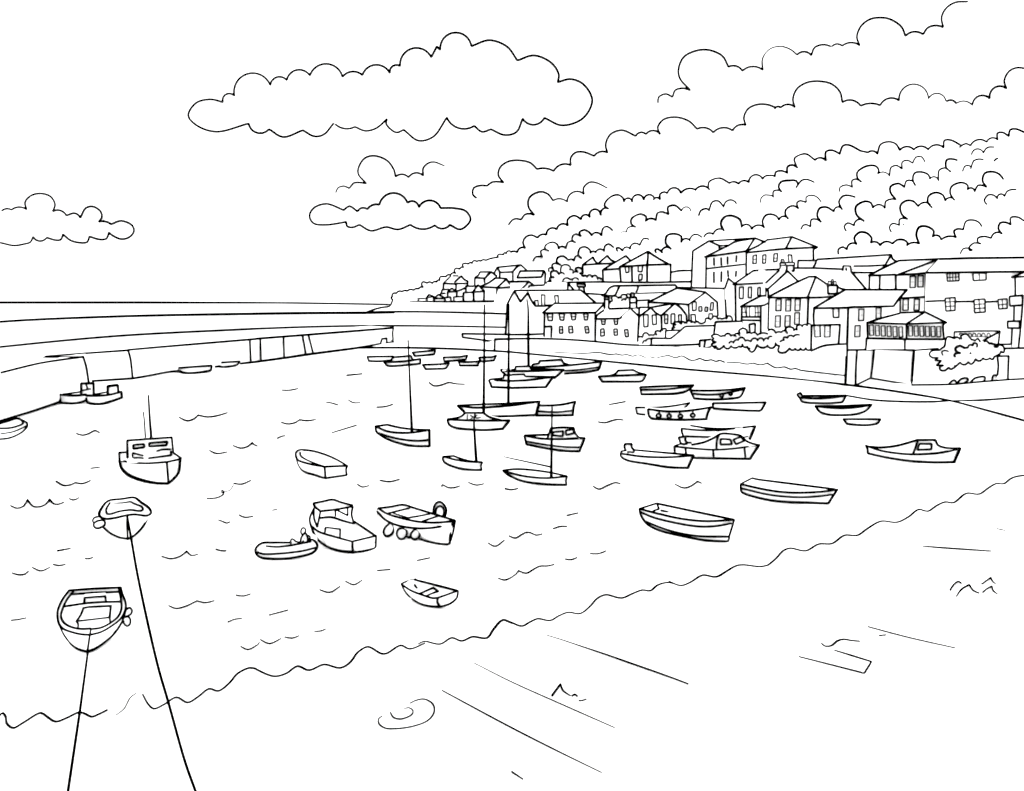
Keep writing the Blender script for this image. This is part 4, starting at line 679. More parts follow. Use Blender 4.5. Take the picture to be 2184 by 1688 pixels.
wins(t, 'd', Y, ['1512,148 1598,141 1597,252 1518,258;1552,146 1560,254;1514,180 1598,176;1516,218 1597,213', '1758,160 1852,154 1855,266 1763,272;1801,157 1810,269;1760,202 1853,195;1762,237 1854,230', '1963,158 2040,153 2041,235 1969,240;1999,156 2004,238;1966,205 2040,197'], 2.8)
z = t.p('downpipe', 'd', Y, None, ['2.6|o: L 2108,1515 2111,1670', '2.6|L 2099,-170 2108,0 2110,125' if 0 else '2.6|L 2110,0 2110,125', '2.4|L 2100,215 2098,338', '2.6|L 2083,405 2075,570', '2.8|C 2172,205 2155,400 2137,570', '2.6|o: L 2184,1470 2080,1513 2184,1508'], near=.3)
for s_ in ('2060,133 2176,122 2172,207 2064,213', '2043,345 2151,343 2147,403 2045,402'):
    z = t.part('downpipe_box'); z.fill('d', 'L '+s_, Y, .6, near=.9); z.ink('d', 'L '+s_+' '+s_.split()[0], Y, 2.6, near=.95)
# ---- arcaded terrace parapet, gatepost, wall and rocks
t = Thing('parapet', 'terrace parapet with a row of small round arches behind the round shrub', 'parapet'); Y = 104
q = t.p('wall', 'd', Y, 'L 1588,432 1700,427 1980,426 1968,538 1590,538', ['1.8|L 1588,478 1588,434 1790,426 1980,427', '2.6|L 1980,428 1966,536', '2.2,2.6|L 1978,432 1812,523', '.6|L 1617,475 1900,478'], d=.6, m='white_stone')
for x in (1632, 1668, 1708, 1745, 1786, 1824, 1868): z = q.sub('arch'); z.ink('d', 'C %d,475 %d,452 %d,447 %d,452 %d,475' % (x, x+3, x+14, x+26, x+29), Y, .7, near=.08)
t = Thing('garden_wall', 'low wall step between the arcaded parapet and the downpipes', 'wall', own='white_stone'); Y = 106; t.body.fill('d', 'L 1840,535 2075,541 2075,575 2300,572 2300,860 1840,860', Y, 3)
for s_ in ['2.2|L 1880,533 1960,540 2072,540', '2.8|L 2010,577 2200,572 2300,570']: t.body.ink('d', s_, Y)
t = Thing('gatepost', 'square gatepost standing under the edge of the round shrub', 'post', own='white_stone'); Y = 101; t.body.fill('d', 'L 1956,642 2056,640 2047,840 1955,840', Y, 1.2)
for s_ in ['2.4|L 1958,642 2058,640', '3.2|C 1955,645 1965,720 1957,805', '3|L 2055,642 2047,838']: t.body.ink('d', s_, Y)
t = Thing('slipway_kerb', 'kerb line along the foot of the garden from the garage to the gatepost', 'kerb', own='white_stone'); kd = lambda u, v: min(103, shore_dep(u, v)-2)
t.body.ink('d', '2.4,2.2,2|C 1225,888 1540,884 1620,880', kd, near=.6); t.body.ink('d', '2,2.6|C 1620,880 1800,862 1900,854 2040,843 2184,835 2500,815', kd, near=.6); t.body.ink('d', '2.4|L 1252,592 1454,577', Y+1)
RK = 'boulders at the foot of the garden'
for lab, s_, cl, w_ in [('humped boulder, first from the garage', 'C 1538,886 1560,862 1590,845 1612,870', '', 2.4), ('tilted oval boulder leaning on the humped one', 'O 1618,872 1650,835 1700,830 1708,846 1670,874', '', 2.8),
  ('flat wedge-shaped boulder in the middle of the garden foot', 'C 1728,862 1752,840 1772,827 1850,818 1850,845 1830,863', '', 2.4), ('rounded boulder lying against the gatepost', 'C 1912,852 1915,820 1932,802 1955,812 2000,810 2020,828 2005,846', '', 2.8)]:
    t = Thing('boulder', lab, 'boulder', RK, own='white_stone'); p3 = t.body.fill('d', s_+' L 1900,870' if 0 else s_, 101.5, 1.2); t.body.ink('d', s_, 101.5, w_)
# ================================================================== SHRUBS AND TREES OF THE VILLAGE
def bush(label, tile, Y, rowsA, fill, name='shrub', group='shrubs among the houses', d=2.5, trunk=None):
    if trunk:
        t = Thing(name, label, 'tree', group); q = t.part('crown', 'white_foliage')
        z = t.part('trunk', 'white_stone'); p_ = lift(P(tile, 'L '+trunk), Y+1.5)[0]; z.tube([p_, p_-Vector((0, 0, 5))], [.35, .5], 0)
    else: t = Thing(name, label, 'shrub' if name == 'shrub' else name, group, own='white_foliage'); q = t.body
    if fill: q.fill(tile, fill, Y+.3, d)
    for s_ in rowsA:
        q.ink(tile, s_ if '|' in s_ else '1.9,2.5,1.9|'+s_, Y); crowns(q, tile, s_, Y+.3)
    return t
bush('wide shrub along the beach under the porch, longest of all', 'c', 137, ['C 1722,492 1700,470 1745,455 1782,474', 'A 1782,475 1800,468 1818,470', '3|A 1815,472 1840,448 1868,472', 'A 1868,466 1890,462 1912,474', '2.8|A 1895,470 1915,448 1942,464', '2.8|C 1944,450 1935,425 1970,404 2003,420 2004,448', 'A 2003,446 2022,440 2042,448', 'A 2040,450 2065,440 2092,458', 'A 2092,462 2135,444 2184,452', '2.8|d: A 0,425 35,414 64,440', 'd: A 64,446 90,434 115,440', 'd: A 115,436 132,424 158,432', '3|d: C 165,448 148,410 175,392 215,402 222,424', 'd: A 222,416 238,412 250,416', '2|d: C 245,420'[:0] or '2.4|d: C 247,420 245,385 270,375 292,380', '2|d: A 290,394 315,370 337,384', '1.8|d: A 335,372 352,366 368,375',
 'C 1722,492 1705,510 1728,518 1745,522', '2.8|C 1735,525 1700,540 1715,560 1745,558', '2|L 1742,556 1722,575 L 1722,575 1756,572 1750,587', '2.6|A 1750,587 1785,575 1808,548', 'A 1808,550 1838,580 1868,556', 'A 1868,556 1902,572 1937,556', '3|A 1937,558 1960,562 1965,540', 'C 1965,540 1980,568 2010,560 L 2010,560 2004,572 2030,577 2018,585', '2.8|C 2016,584 2045,610 2075,585 2092,543', '2.8|A 2092,545 2135,572 2184,548', '2.8|d: A 0,562 35,575 65,528', 'd: A 65,530 78,550 98,552', '2.8|d: C 98,554 85,590 100,612 150,610 185,573', '2.4|d: A 185,575 210,592 232,574', '2.4|d: A 232,576 256,594 278,572', '2.4|d: A 278,576 300,592 322,570', '2.4|d: A 322,572 342,592 364,585',
 '2|C 1850,532 1870,515 1893,530', '2|A 1893,522 1912,503 1932,506', '2.2|A 1930,506 1952,482 1987,505', '2|A 1987,512 2013,507 2038,520', '2.2|A 2040,518 2068,488 2096,510', '2|A 2096,512 2125,487 2148,515', '2|d: A -38,515 -20,490 0,490', '2|d: C 0,500 10,475 36,475', '2.2|d: C 102,520 115,510 138,505', '2.4|d: C 138,508 130,485 150,480 170,487', '2.2|d: A 165,487 190,465 218,478', '2|d: A 215,477 240,460 270,462'],
 'L 1722,480 1782,474 1868,470 1942,464 2003,448 2092,458 2184,452 d: L 64,442 158,432 222,420 292,385 337,380 368,385 364,585 278,576 185,575 110,608 65,535 0,562 c: L 2092,545 2040,600 1965,545 1868,556 1808,550 1752,585 1712,555 1722,492')
bush('small shrub at the foot of the pair of steep gables', 'c', 176, ['1.8|A 1080,484 1098,474 1114,482', '2.4|A 1116,473 1140,442 1167,462', '2|A 1167,464 1188,460 1208,464', '2|A 1206,466 1222,454 1234,462', '2.6|C 1234,460 1220,435 1245,425 1270,434', '2|A 1264,430 1275,418 1286,424', '2.2|A 1282,418 1300,406 1318,414', '1.6|C 1113,534 1125,512 1147,508', '1.8|A 1140,514 1160,494 1184,494'], 'L 1082,484 1165,460 1232,460 1270,430 1310,415 1310,488 1192,490 1188,545 1085,545')
bush('row of round shrubs on the garden wall in front of the wide gable', 'c', 180, ['C 1378,416 1362,402 1390,396', '2|C 1390,400 1372,380 1400,372', '2.6|C 1398,374 1380,355 1420,350 1446,368', '2.6|A 1444,366 1462,348 1476,362', '2|A 1472,362 1482,356 1492,364', '2.6|A 1490,356 1510,338 1530,354', '2.4|A 1528,354 1548,350 1564,360', '2.4|A 1562,356 1580,346 1597,358', '2.2|A 1597,358 1624,362 1650,346', '2.4|C 1650,348 1650,322 1680,320 1698,332', '2.6|C 1708,322 1715,302 1745,305 1758,326', '2.2|A 1756,326 1776,318 1790,328', '2.2|A 1788,326 1812,318 1834,322', '2.2|C 1832,316 1845,298 1875,310 1880,345'], 'L 1380,415 1390,375 1445,365 1530,352 1597,357 1650,345 1700,330 1760,325 1835,320 1878,345 1735,352 1728,381 1500,390 1440,420')
bush('tree peeping between the two chimney stacks', 'c', 225, ['2.2|C 838,190 828,180 856,172', '2.4|C 855,172 850,135 885,130 910,148', '2.2|A 908,146 920,138 932,146', '2.4|C 930,144 935,120 972,118 982,134', '2|C 975,122 988,108 1012,124', '1.8|A 935,170 955,155 970,160', '2|A 968,164 985,142 1004,152'], 'L 835,192 855,170 905,147 975,130 1003,130 1005,228 888,232', name='tree', group=None, trunk='915,225')
TG = 'trees clumped beside the two-gabled villa'
bush('tree with rising tiers of puffs, highest of the clump beside the two-gabled villa', 'n', 345, ['2.2|C 314,1465 312,1438 335,1432 355,1446', '2.6|C 352,1445 340,1410 365,1393 415,1407', '3.2|C 415,1407 380,1385 390,1345 440,1333 482,1367', '2.4|A 482,1367 507,1358 530,1374', '2.4|C 530,1372 540,1335 570,1332 594,1352', '3|C 594,1352 565,1325 580,1265 625,1254 665,1280 670,1306', '2.4|A 668,1308 692,1290 716,1302', '2.4|A 714,1300 748,1272 788,1292', '2.6|C 786,1290 790,1250 825,1228 868,1259'], 'L 314,1465 355,1440 415,1400 480,1367 530,1370 594,1345 670,1300 788,1290 868,1259 868,1330 692,1345 600,1420 600,1540 330,1540', name='tree', group=TG, trunk='430,1540')
bush('round-topped tree in the middle of the clump', 'n', 341, ['2|C 446,1488 415,1470 425,1415 470,1406 497,1425 494,1450', '1.8|A 490,1450 510,1446 524,1458', '2.2|A 518,1478 540,1464 562,1470', '3|C 556,1466 540,1440 570,1430 600,1445 596,1478 578,1480'], 'L 446,1488 425,1440 470,1408 495,1445 560,1465 598,1450 598,1500 600,1550 450,1550', name='tree', group=TG, trunk='520,1545')
bush('lower tree with bulging left side, edge of the clump', 'n', 337, ['2.6|C 303,1560 310,1545 332,1545', '2.4|C 332,1545 318,1522 340,1513 360,1514', '3|C 360,1514 330,1505 335,1465 380,1460 402,1488', '1.8|A 400,1488 428,1474 448,1488', '1.8|A 432,1546 460,1518 498,1534', '2.4|C 498,1532 512,1530 515,1540', '2|A 512,1536 545,1518 569,1536'], 'L 303,1560 335,1520 338,1470 400,1480 445,1490 500,1530 570,1535 570,1562', name='tree', group=TG, trunk='400,1555')
bush('hedge of small round shrubs against the two-gabled villa', 'n', 336, ['3|C 606,1470 596,1492 602,1504 618,1500', '2.4|A 612,1500 628,1498 642,1514', '2.4|A 640,1512 660,1492 684,1516', '2.4|A 682,1514 708,1496 730,1528', '2.6|C 728,1530 740,1515 756,1524', '2.6|A 754,1528 768,1528 776,1545'], 'L 602,1500 642,1512 684,1510 730,1525 776,1542 776,1562 575,1560')
bush('big rounded shrub overhanging the garden by the gatepost', 'd', 100, ['2.4|C 1462,590 1395,598 1375,628 1400,655 1452,656', '2.2|L 1450,657 1425,678 1478,680', '2.6|L 1478,680 1438,722 1496,720', '3|C 1496,720 1465,735 1472,762 1510,765 1540,740', '2.8|C 1540,738 1560,755 1600,732 L 1600,732 1592,722', '2.4|L 1597,735 1622,712 1640,694', '2.4|A 1640,696 1672,716 1708,690', '2.4|C 1708,690 1730,712 1755,695 1770,664', '2.6|A 1770,664 1800,684 1833,658', '2.2|A 1833,658 1862,672 1894,656', '2.6|C 1894,660 1915,672 1930,650 1948,638', '2.4|C 1948,638 1980,622 1986,600', '2.6|C 1986,602 2010,612 2016,580 2000,552 1962,545', '3|C 1930,560 1955,565 1965,548', '3|C 1965,546 1925,540 1888,530', '3|C 1512,528 1525,480 1555,478 1592,492', '2.6|A 1590,490 1612,480 1636,498', '2.6|C 1652,496 1645,470 1690,452 1732,496', '2.4|A 1732,498 1752,504 1770,510', '2.2|C 1766,510 1790,492 1810,520', '2.6|C 1842,520 1865,512 1886,534', '2.6|C 1886,538 1905,530 1948,548', '2.8|C 1512,528 1505,560 1485,572 1462,592',
 '3,4,3|C 1642,616 1610,605 1598,575 1640,553 1675,572 1705,568', '2.6|A 1706,572 1718,548 1746,553', '2.6|C 1746,553 1755,530 1785,540 1782,566', '3,3.6,3|C 1642,617 1605,618 1588,635 1598,648', '1.8|C 1540,602 1510,594 1482,605 1493,637', '3.4|L 1723,616 1732,618'],
 'L 1512,525 1592,490 1690,460 1770,508 1890,532 2010,560 2010,600 1948,638 1833,660 1708,692 1600,735 1510,762 1440,722 1380,630 1462,592', d=3)
# ================================================================== BOATS
def boat(name, label, cat='boat'): return Thing(name, label, cat, BG)
# ---- by the pier
t = boat('motor_boat', 'boat with tall square wheelhouse, left one of the touching pair at the pier head')
b = side(t, 'a', 'C 508,970 620,978 738,970', 'L 508,970 515,1040 C 515,1040 620,1045 680,1038 740,1018', 2.2, 'tt', inks=['2|L 515,972 690,946'][:0])
cab(t, b, 'a', 'L 693,975 690,875 799,872 800,968', ['1.4|C 733,888 742,905 742,926', '1.4|L 695,936 772,920'], 3.6, 'wheelhouse'); b.part.ink('a', '2.2|L 515,971 690,946', b.Yc)
t = boat('motor_boat', 'boat with small square wheelhouse, right one of the touching pair at the pier head')
b = side(t, 'a', 'C 730,978 860,978 950,968 1036,944', 'C 732,980 740,1030 760,1042 850,1050 940,1030 1040,996', 2.2, 'pt', w=3.2)
b.part.ink('a', '4|L 1036,944 1041,996', b.near); cab(t, b, 'a', 'L 919,968 918,898 1005,887 1012,965', (), 3.8, 'wheelhouse'); b.part.ink('a', '2.2|L 800,968 915,948', b.Yc)
t = boat('rowing_boat', 'longer of two open boats lying against the foot of the pier'); b = side(t, 'a', 'L 1505,744 1806,722', 'C 1505,744 1540,776 1590,786 1700,781 1800,765 L 1800,765 1806,722', 1.8, 'pt', w=3)
t = boat('rowing_boat', 'shorter of two open boats lying against the foot of the pier'); b = side(t, 'a', 'L 1843,699 2046,687', 'C 1843,699 1865,725 1900,734 1960,730 2012,720 2030,710 2046,687', 1.6, 'pp', w=2.6)
t = boat('rowing_boat', 'rounded boat cut by the picture edge below the pier, only its end showing')
q = t.part('hull'); nz = ('z', .45)
gun = 'C -160,1300 0,1216 60,1198 145,1174 190,1190 195,1216 150,1238 80,1255 0,1258 -160,1262'; q.fill('a', 'C -160,1290 0,1208 145,1172 200,1190 232,1225 225,1250 160,1300 70,1335 0,1345 -160,1350', ('z', .4), .6)
q.ink('a', '2.8,3.2,3,2.4|'+gun, ('z', .55)); q.ink('a', '2.6|C 195,1190 230,1212 232,1240 200,1280 150,1312 80,1340 0,1350 -160,1352', ('z', .42)); q.ink('a', '2.4|C 5,1307 100,1292 165,1268 225,1237', ('z', .42))
# ---- fishing boat, bow on
t = boat('fishing_boat', 'stubby fishing boat with a high wheelhouse and two masts, seen from its bow', 'fishing boat')
q = t.part('hull'); nL, nR = P('a', 'C 1020,1530 1110,1548 1250,1556 1422,1545'), P('a', 'L 1422,1545 1540,1520')
bL, bR = P('e', 'C 1018,-60 1035,5 1090,60 1200,105 1330,132 1437,136'), P('e', 'C 1540,-70 1522,50 1490,90 1437,136')
Yb = ground(bL[-1][1]); dpl = lambda u, v: Yb + 2.6*max(0, (1437/4-u)/100); dpr = lambda u, v: Yb + 1.6*max(0, (u-1437/4)/26)
sL, sR, kL, kR = lift(nL, dpl), lift(nR, dpr), lift(bL, dpl), lift(bR, dpr)
for A_, B_ in ((sL, kL), (sR, kR)): q.loft(resample(A_, 16), resample(B_, 16))
back = [Vector((p.x, Yb+4.4, p.z)) for p in (sL[0], sR[-1])]
q.faces([sL[0], *sL[5::5], sL[-1], sR[-1], back[1], back[0]], [list(range(len(sL[5::5])+5))]); q.box((sL[0].x+.15, Yb+2.5, -.1), (sR[-1].x-.15, Yb+4.4, sL[0].z-.1))
q.ink('a', '2.6,2.2,2.6|C 1020,1530 1110,1548 1250,1556 1422,1545', dpl); q.ink('a', '2.6|L 1422,1545 1542,1519', dpr); q.ink('e', '4.4,5,4|C 1018,-60 1035,5 1090,60 1200,105 1330,132 1437,136', dpl, near=.25); q.ink('e', '3.6|C 1540,-70 1522,50 1490,90 1437,136', dpr, near=.15); q.ink('a', '3.6|L 1422,1545 1437,1726', Yb-.03)
z = t.part('bulwark'); z.fill('a', 'L 1016,1463 1080,1462 1082,1540 1020,1532', Yb+2.4, .8); z.ink('a', '3|L 1018,1530 1015,1464 1080,1461', Yb+2.4)
z = t.part('wheelhouse'); z.fill('a', 'L 1082,1360 1465,1335 1478,1465 1545,1515 1420,1560 1086,1550', Yb+1.6, 1.9)
z.ink('a', '4,3.6,2.4|L 1087,1510 1083,1362', Yb+1.6); z.ink('a', '3|L 1083,1361 1467,1334', Yb+1.6); z.ink('a', '3|L 1466,1335 1479,1466 1547,1513', Yb+1.6)
for s_ in ('1135,1400 1228,1392 1232,1420 1137,1433', '1270,1384 1428,1372 1420,1402 1272,1413'):
    k = z.sub('window'); k.fill('a', 'L '+s_, Yb+1.6, .05, near=.03); k.ink('a', 'L '+s_+' '+s_.split()[0], Yb+1.6, 2.8, near=.05)
for s_ in ['2,2.6|C 1335,1453 1380,1440 1454,1437', '2,2.8,3|L 1266,1513 1460,1488 1457,1455', '2.4,1.4|L 1130,1468 1222,1491', '2.4|L 1129,1468 1131,1507', '1.6|C 1140,1512 1180,1509 1222,1513']: z.ink('a', s_, Yb+1.6, near=.03)
k = t.part('mast'); k.ink('a', '2,3.2,4.6|L 1266,976 1278,1180 1291,1345', Yb+2.2); k = t.part('aerial'); k.ink('a', '1.2,1.6,2|C 1222,1118 1230,1180 1242,1360', Yb+2.2)
# ---- masted open boat and neighbours (tile b)
t = boat('sailing_boat', 'open boat with one tall bare mast, lying alone left of the twin yachts')
b = side(t, 'b', 'C 1018,1238 1110,1280 1250,1297 1380,1288 1480,1270', 'C 1018,1238 1024,1285 1042,1302 L 1042,1302 C 1042,1302 1110,1345 1220,1385 1340,1408 1480,1410 L 1480,1410 1480,1270', 1.9, 'tt', far='L 1018,1240 1120,1227 C 1120,1227 1230,1252 1350,1266 1480,1270', inks=['2.4,3|C 1042,1300 1180,1340 1300,1360 1400,1364 1474,1358'], w=3)
b.part.ink('b', '4.2|L 1480,1268 1481,1410', b.near, near=.03); mast(t, 'b', '1,2.4,3.6|L 1298,506 1303,640 1330,1290', b.Yc)
t = boat('rowing_boat', 'open boat with square stern, alone between the fishing boat and the masted boat')
q = t.part('hull'); zt = lambda *a: ('zt', list(a))
near = lift(P('b', 'C 340,1490 352,1525 450,1560 585,1585'), zt((0, .75), (1, .62))); far_ = lift(P('b', 'C 340,1490 352,1455 385,1442 480,1450 600,1485 700,1530 778,1577'), zt((0, .75), (1, .62))); bn = lift(P('b', 'C 340,1495 365,1570 410,1625 500,1655 560,1675 593,1683'), zt((0, .72), (.3, .12), (1, 0)))
hull3(q, near, far_, bn, floor=.35)
q.ink('b', 'C 340,1490 352,1525 450,1560 585,1585', zt((0, .75), (1, .62)), 2.8); q.ink('b', '3,3,2.6|C 340,1500 338,1470 355,1448 385,1442 480,1450 600,1485 700,1530 778,1577', zt((0, .75), (1, .62)), 3); q.ink('b', 'C 340,1495 365,1570 410,1625 500,1655 560,1675 593,1683', zt((0, .72), (.3, .12), (1, 0)), 3, near=.03); q.ink('b', '2|C 378,1450 380,1490 420,1520 500,1555 585,1583', zt((0, .6), (1, .6)))
z = t.part('transom'); tr = lift(P('b', 'L 585,1585 778,1577 770,1610 775,1655 593,1683'), zt((0, .62), (.38, .62), (.58, .1), (1, 0))); z.poly(tr, (-.05, .05, 0)); z.ink('b', 'L 593,1683 585,1585 780,1577 C 780,1577 768,1610 775,1657 L 775,1657 593,1683', zt((0, 0), (.18, .62), (.52, .62), (.66, .05), (1, 0)), 3, near=.5)
G2 = 'small boats grouped off the end of the pier'
t = boat('rowing_boat', 'open boat partly hidden behind the cabin boat, off the end of the pier'); b = side(t, 'b', 'L 948,647 1175,643', 'L 948,647 962,683 C 962,683 1050,686 1140,678', 1.6, 'pt', w=2.4)
t = boat('motor_boat', 'low cabin boat crossed by the masted boat\'s mast, off the end of the pier'); b = side(t, 'b', 'C 1092,692 1200,690 1300,682 1403,664', 'C 1092,692 1120,722 1200,725 1300,716 1403,706', 2, 'pt', w=2.8); b.part.ink('b', '3.4|L 1402,664 1403,706', b.near); cab(t, b, 'b', 'L 1140,688 1173,650 1322,639 C 1322,639 1335,668 1358,674', fill='L 1140,688 1173,650 1322,639 1358,674 1355,690 1140,700')
t = boat('rowing_boat', 'farthest open boat, nearest the shore beyond the pier end'); side(t, 'b', 'L 1334,610 1531,592', 'L 1334,610 1355,641 C 1355,641 1430,636 1522,625 L 1522,625 1531,592', 1.5, 'pt', w=2.6)
t = boat('rowing_boat', 'open boat with strongly raked ends, lowest of the group off the pier end'); side(t, 'b', 'L 1422,715 1565,710 1650,702', 'L 1422,715 1447,753 C 1447,753 1560,750 1615,747 1632,730 1650,702', 1.6, 'pp', w=2.6)
t = boat('rowing_boat', 'long open boat with an upturned bow, above a pair of smaller boats'); side(t, 'b', 'L 1597,652 1740,648 1806,635', 'L 1597,652 1606,686 C 1606,686 1700,680 1790,671 L 1790,671 1806,635', 1.5, 'tp', w=2.6)
t = boat('rowing_boat', 'short open boat, left one of the touching pair by the tall mast'); side(t, 'b', 'L 1728,688 1780,693 1850,690 1917,683', 'L 1728,688 1740,723 1893,722 C 1893,722 1898,700 1917,683', 1.5, 'pp', w=2.8)
t = boat('rowing_boat', 'short open boat behind the tall mast, right one of the touching pair'); side(t, 'b', 'L 1902,652 2010,650 2052,636', 'L 1900,657 1923,688 2030,679 2052,636', 1.5, 'pp', w=2.6)
# ---- two large hulls in the middle
t = boat('yacht', 'largest sailing yacht, long dark-edged hull with the thickest tall mast', 'yacht')
b = side(t, 'b', 'C 1718,1063 1850,1081 1970,1079 2184,1062 c: 120,1046 235,1029', 'L 1718,1063 1785,1125 2000,1157 c: L 0,1153 207,1143', 2.6, 'pt', far='L 1718,1062 1950,1052 2184,1045 c: L 0,1043 240,1028', w=3); b.part.ink('b', '4|L 1718,1063 1788,1128', b.near, near=.05); b.part.ink('c', '4.4|C 235,1028 220,1085 207,1145', b.near, near=.05)
mast(t, 'b', '1.1,2.2,3.2,3.6|L 2158,198 2156,500 2153,1060', b.Yc); t.part('boom').ink('b', '1|L 2150,1064 2158,1060', b.Yc)
t = boat('motor_boat', 'plain high-sided hull moored against the stern of the largest yacht'); b = side(t, 'c', 'C 222,1061 350,1061 440,1052 543,1029', 'L 205,1148 380,1148 520,1145 C 520,1145 525,1080 543,1029', 2.2, 'tt', inks=['2,2.2,1.6|C 228,1113 380,1120 515,1107'], w=3.2)
t = boat('motor_boat', 'boat with a low trapezoid cabin marked with curved letters, in front of the largest yacht')
b = side(t, 'b', 'C 1632,1182 1800,1190 2000,1192 2166,1189', 'C 1632,1182 1645,1225 1690,1250 1800,1265 1950,1272 2105,1262 L 2105,1262 2166,1189', 2.2, 'tp', w=3.2)
b.part.ink('b', '4|L 2166,1189 2105,1262', b.near, near=.05)
z = cab(t, b, 'b', 'C 1632,1179 1735,1162 1762,1146 1785,1125 L 1785,1125 1940,1125 C 1940,1125 1990,1160 2095,1188', ['.8|C 1806,1142 1801,1162 1803,1180', '.8|C 1828,1148 1850,1160 1835,1178 1812,1183', '.8|C 1888,1147 1872,1152 1880,1172 1917,1162'], fill='C 1632,1181 1735,1162 1762,1146 1785,1125 L 1785,1125 1940,1125 C 1940,1125 1990,1160 2095,1189 L 1900,1198')
mast(t, 'b', '1.4,2,2.6,3.6|L 1949,204 1948,500 1942,1125', b.Yc+.4)
t = boat('sailing_dinghy', 'small sailing dinghy with one short mast, in front of the boat with letters', 'dinghy')
b = side(t, 'b', 'C 1598,1498 1700,1525 1800,1540 1932,1547', 'C 1598,1496 1592,1520 1610,1550 1700,1590 1810,1610 1925,1613 L 1925,1613 1917,1580 1932,1547', 1.3, 'tt', far='L 1600,1499 1685,1493 C 1685,1493 1760,1520 1830,1538 1932,1547', w=2.8); mast(t, 'b', '1.2,2.6,3.4,4|C 1868,1135 1860,1190 1866,1330 1880,1548', b.Yc)
# ---- raft of boats at the foot of the second tall mast (tile c)
t = boat('motor_boat', 'long launch with a rounded cabin, rear boat of the raft under the second tall mast')
b = side(t, 'c', 'C 165,738 300,732 500,718 763,690', 'C 165,740 300,790 410,793 650,775 735,760 L 735,760 763,690', 2.4, 'tp', inks=['2,1.6|C 435,768 580,758 735,737'], w=3); b.part.ink('c', '4|L 763,690 748,740 730,764', b.near, near=.05)
cab(t, b, 'c', 'C 165,738 172,722 182,711 215,706 230,700 232,683 L 232,683 425,672 C 425,672 440,700 495,718', fill='C 165,738 182,711 215,706 232,683 L 232,683 425,672 C 425,672 440,700 495,718 L 495,730 170,745', w=3.2)
t = boat('sailing_boat', 'dark-edged sailing boat with a tall mast, middle boat of the raft')
b = side(t, 'b', 'L 2088,766 2184,770 c: C 0,770 200,768 442,757', 'L 2088,766 2130,803 c: L 150,840 300,840 C 340,835 380,815 442,757', 2.2, 'pp', w=3.2)
b.part.ink('b', '2.2|L 2085,762 2094,754 2184,757', b.mid); cab(t, b, 'c', 'L 0,757 27,754 30,730 150,727 C 150,727 158,738 160,748 L 160,748 250,755 440,757', fill='L -80,760 27,754 30,730 150,727 160,748 440,757 440,765 -80,768', w=2.6)
mast(t, 'c', '1,2.6,3.4,3.4|C 127,158 137,230 139,500 142,770', b.Yc)
t = boat('sailing_boat', 'pale-hulled boat with a stepped cabin line, front boat of the raft')
b = side(t, 'b', 'L 1986,846 2184,853 c: C 0,853 150,845 355,816', 'L 1986,846 2010,905 2184,912 c: L 0,913 288,906 355,816', 2, 'pp', w=3)
b.part.ink('c', '3.4|L 355,816 288,906', b.near, near=.05); cab(t, b, 'b', 'L 1995,840 2112,828 2112,805 2184,803 c: L 0,800 105,796 C 105,796 112,812 130,814 L 130,814 350,818', fill='L 1995,840 2112,828 2112,805 2184,803 c: L 0,800 105,796 130,814 350,818 200,850 b: L 2000,860', w=2.4)
t = boat('motor_boat', 'cabin launch alone on the water nearest the far beach'); b = side(t, 'c', 'L 735,815 1147,799', 'L 735,815 772,860 1085,860 C 1085,860 1115,850 1147,799', 2, 'pp', w=3); cab(t, b, 'c', 'C 735,813 850,804 888,786 903,764 L 903,764 1035,759 C 1035,759 1080,782 1135,794', fill='C 735,815 850,804 888,786 903,764 L 903,764 1035,759 C 1035,759 1080,782 1135,796 L 900,815', w=2.4)
t = boat('rowing_boat', 'open boat with a straight stripe, left of the boat with two ring fenders'); b = side(t, 'c', 'L 1091,906 1553,888', 'L 1091,906 1104,966 C 1104,968 1250,966 1400,961 1500,935 1553,888', 1.8, 'tp', inks=['2.6,2|C 1105,930 1300,925 1530,902'], w=3.2)
def ring(t, tile, cx, cy, rx, ry, Y, rope=None, w=2.2, name='fender'):
    z = t.part(name, 'white_rubber'); p_ = 'O %.0f,%.0f %.0f,%.0f %.0f,%.0f %.0f,%.0f' % (cx-rx, cy, cx, cy-ry, cx+rx, cy, cx, cy+ry)
    c_ = at(*P(tile, 'L %.0f,%.0f' % (cx, cy))[0], Y); z.blob(c_, rx/4*Y/F, .07, ry/4*Y/F); z.ink(tile, p_, Y, w, near=.09)
    if rope: z.ink(tile, '1.6|L '+rope, Y, near=.05)
t = boat('fishing_boat', 'open boat with two small ring fenders on its side, beside the striped boat')
b = side(t, 'c', 'C 1520,934 1700,935 1850,928 1991,911', 'L 1520,934 1553,1002 C 1553,1003 1650,1010 1800,1010 1900,1000 1945,990 1965,965 1991,911', 1.9, 'pp', inks=['2.6|C 1540,962 1650,971 1780,965 1980,925'], w=3)
Yf = b.near(*P('c', 'L 1780,965')[0])-.1
for s_ in ((1788, 978, 16, 17), (1865, 963, 16, 14)): ring(t, 'c', *s_, Yf)
t = boat('rowing_boat', 'open boat with a long rising bow, half hidden behind the boat with four hanging fenders'); b = side(t, 'c', 'C 1055,1079 1250,1078 1400,1062 1520,1039', 'L 1055,1079 1065,1130 C 1065,1130 1100,1138 1300,1140 1400,1130 1450,1108 L 1450,1108 1520,1039', 1.8, 'tp', w=2.4)
t = boat('fishing_boat', 'boat with four round fenders hanging on lines along its side')
b = side(t, 'c', 'C 1160,1093 1300,1111 1450,1111 1600,1094 1697,1077', 'C 1160,1093 1165,1140 1185,1170 1300,1180 1450,1185 1658,1179 L 1658,1179 1670,1130 1697,1077', 2, 'tp', w=3.2)
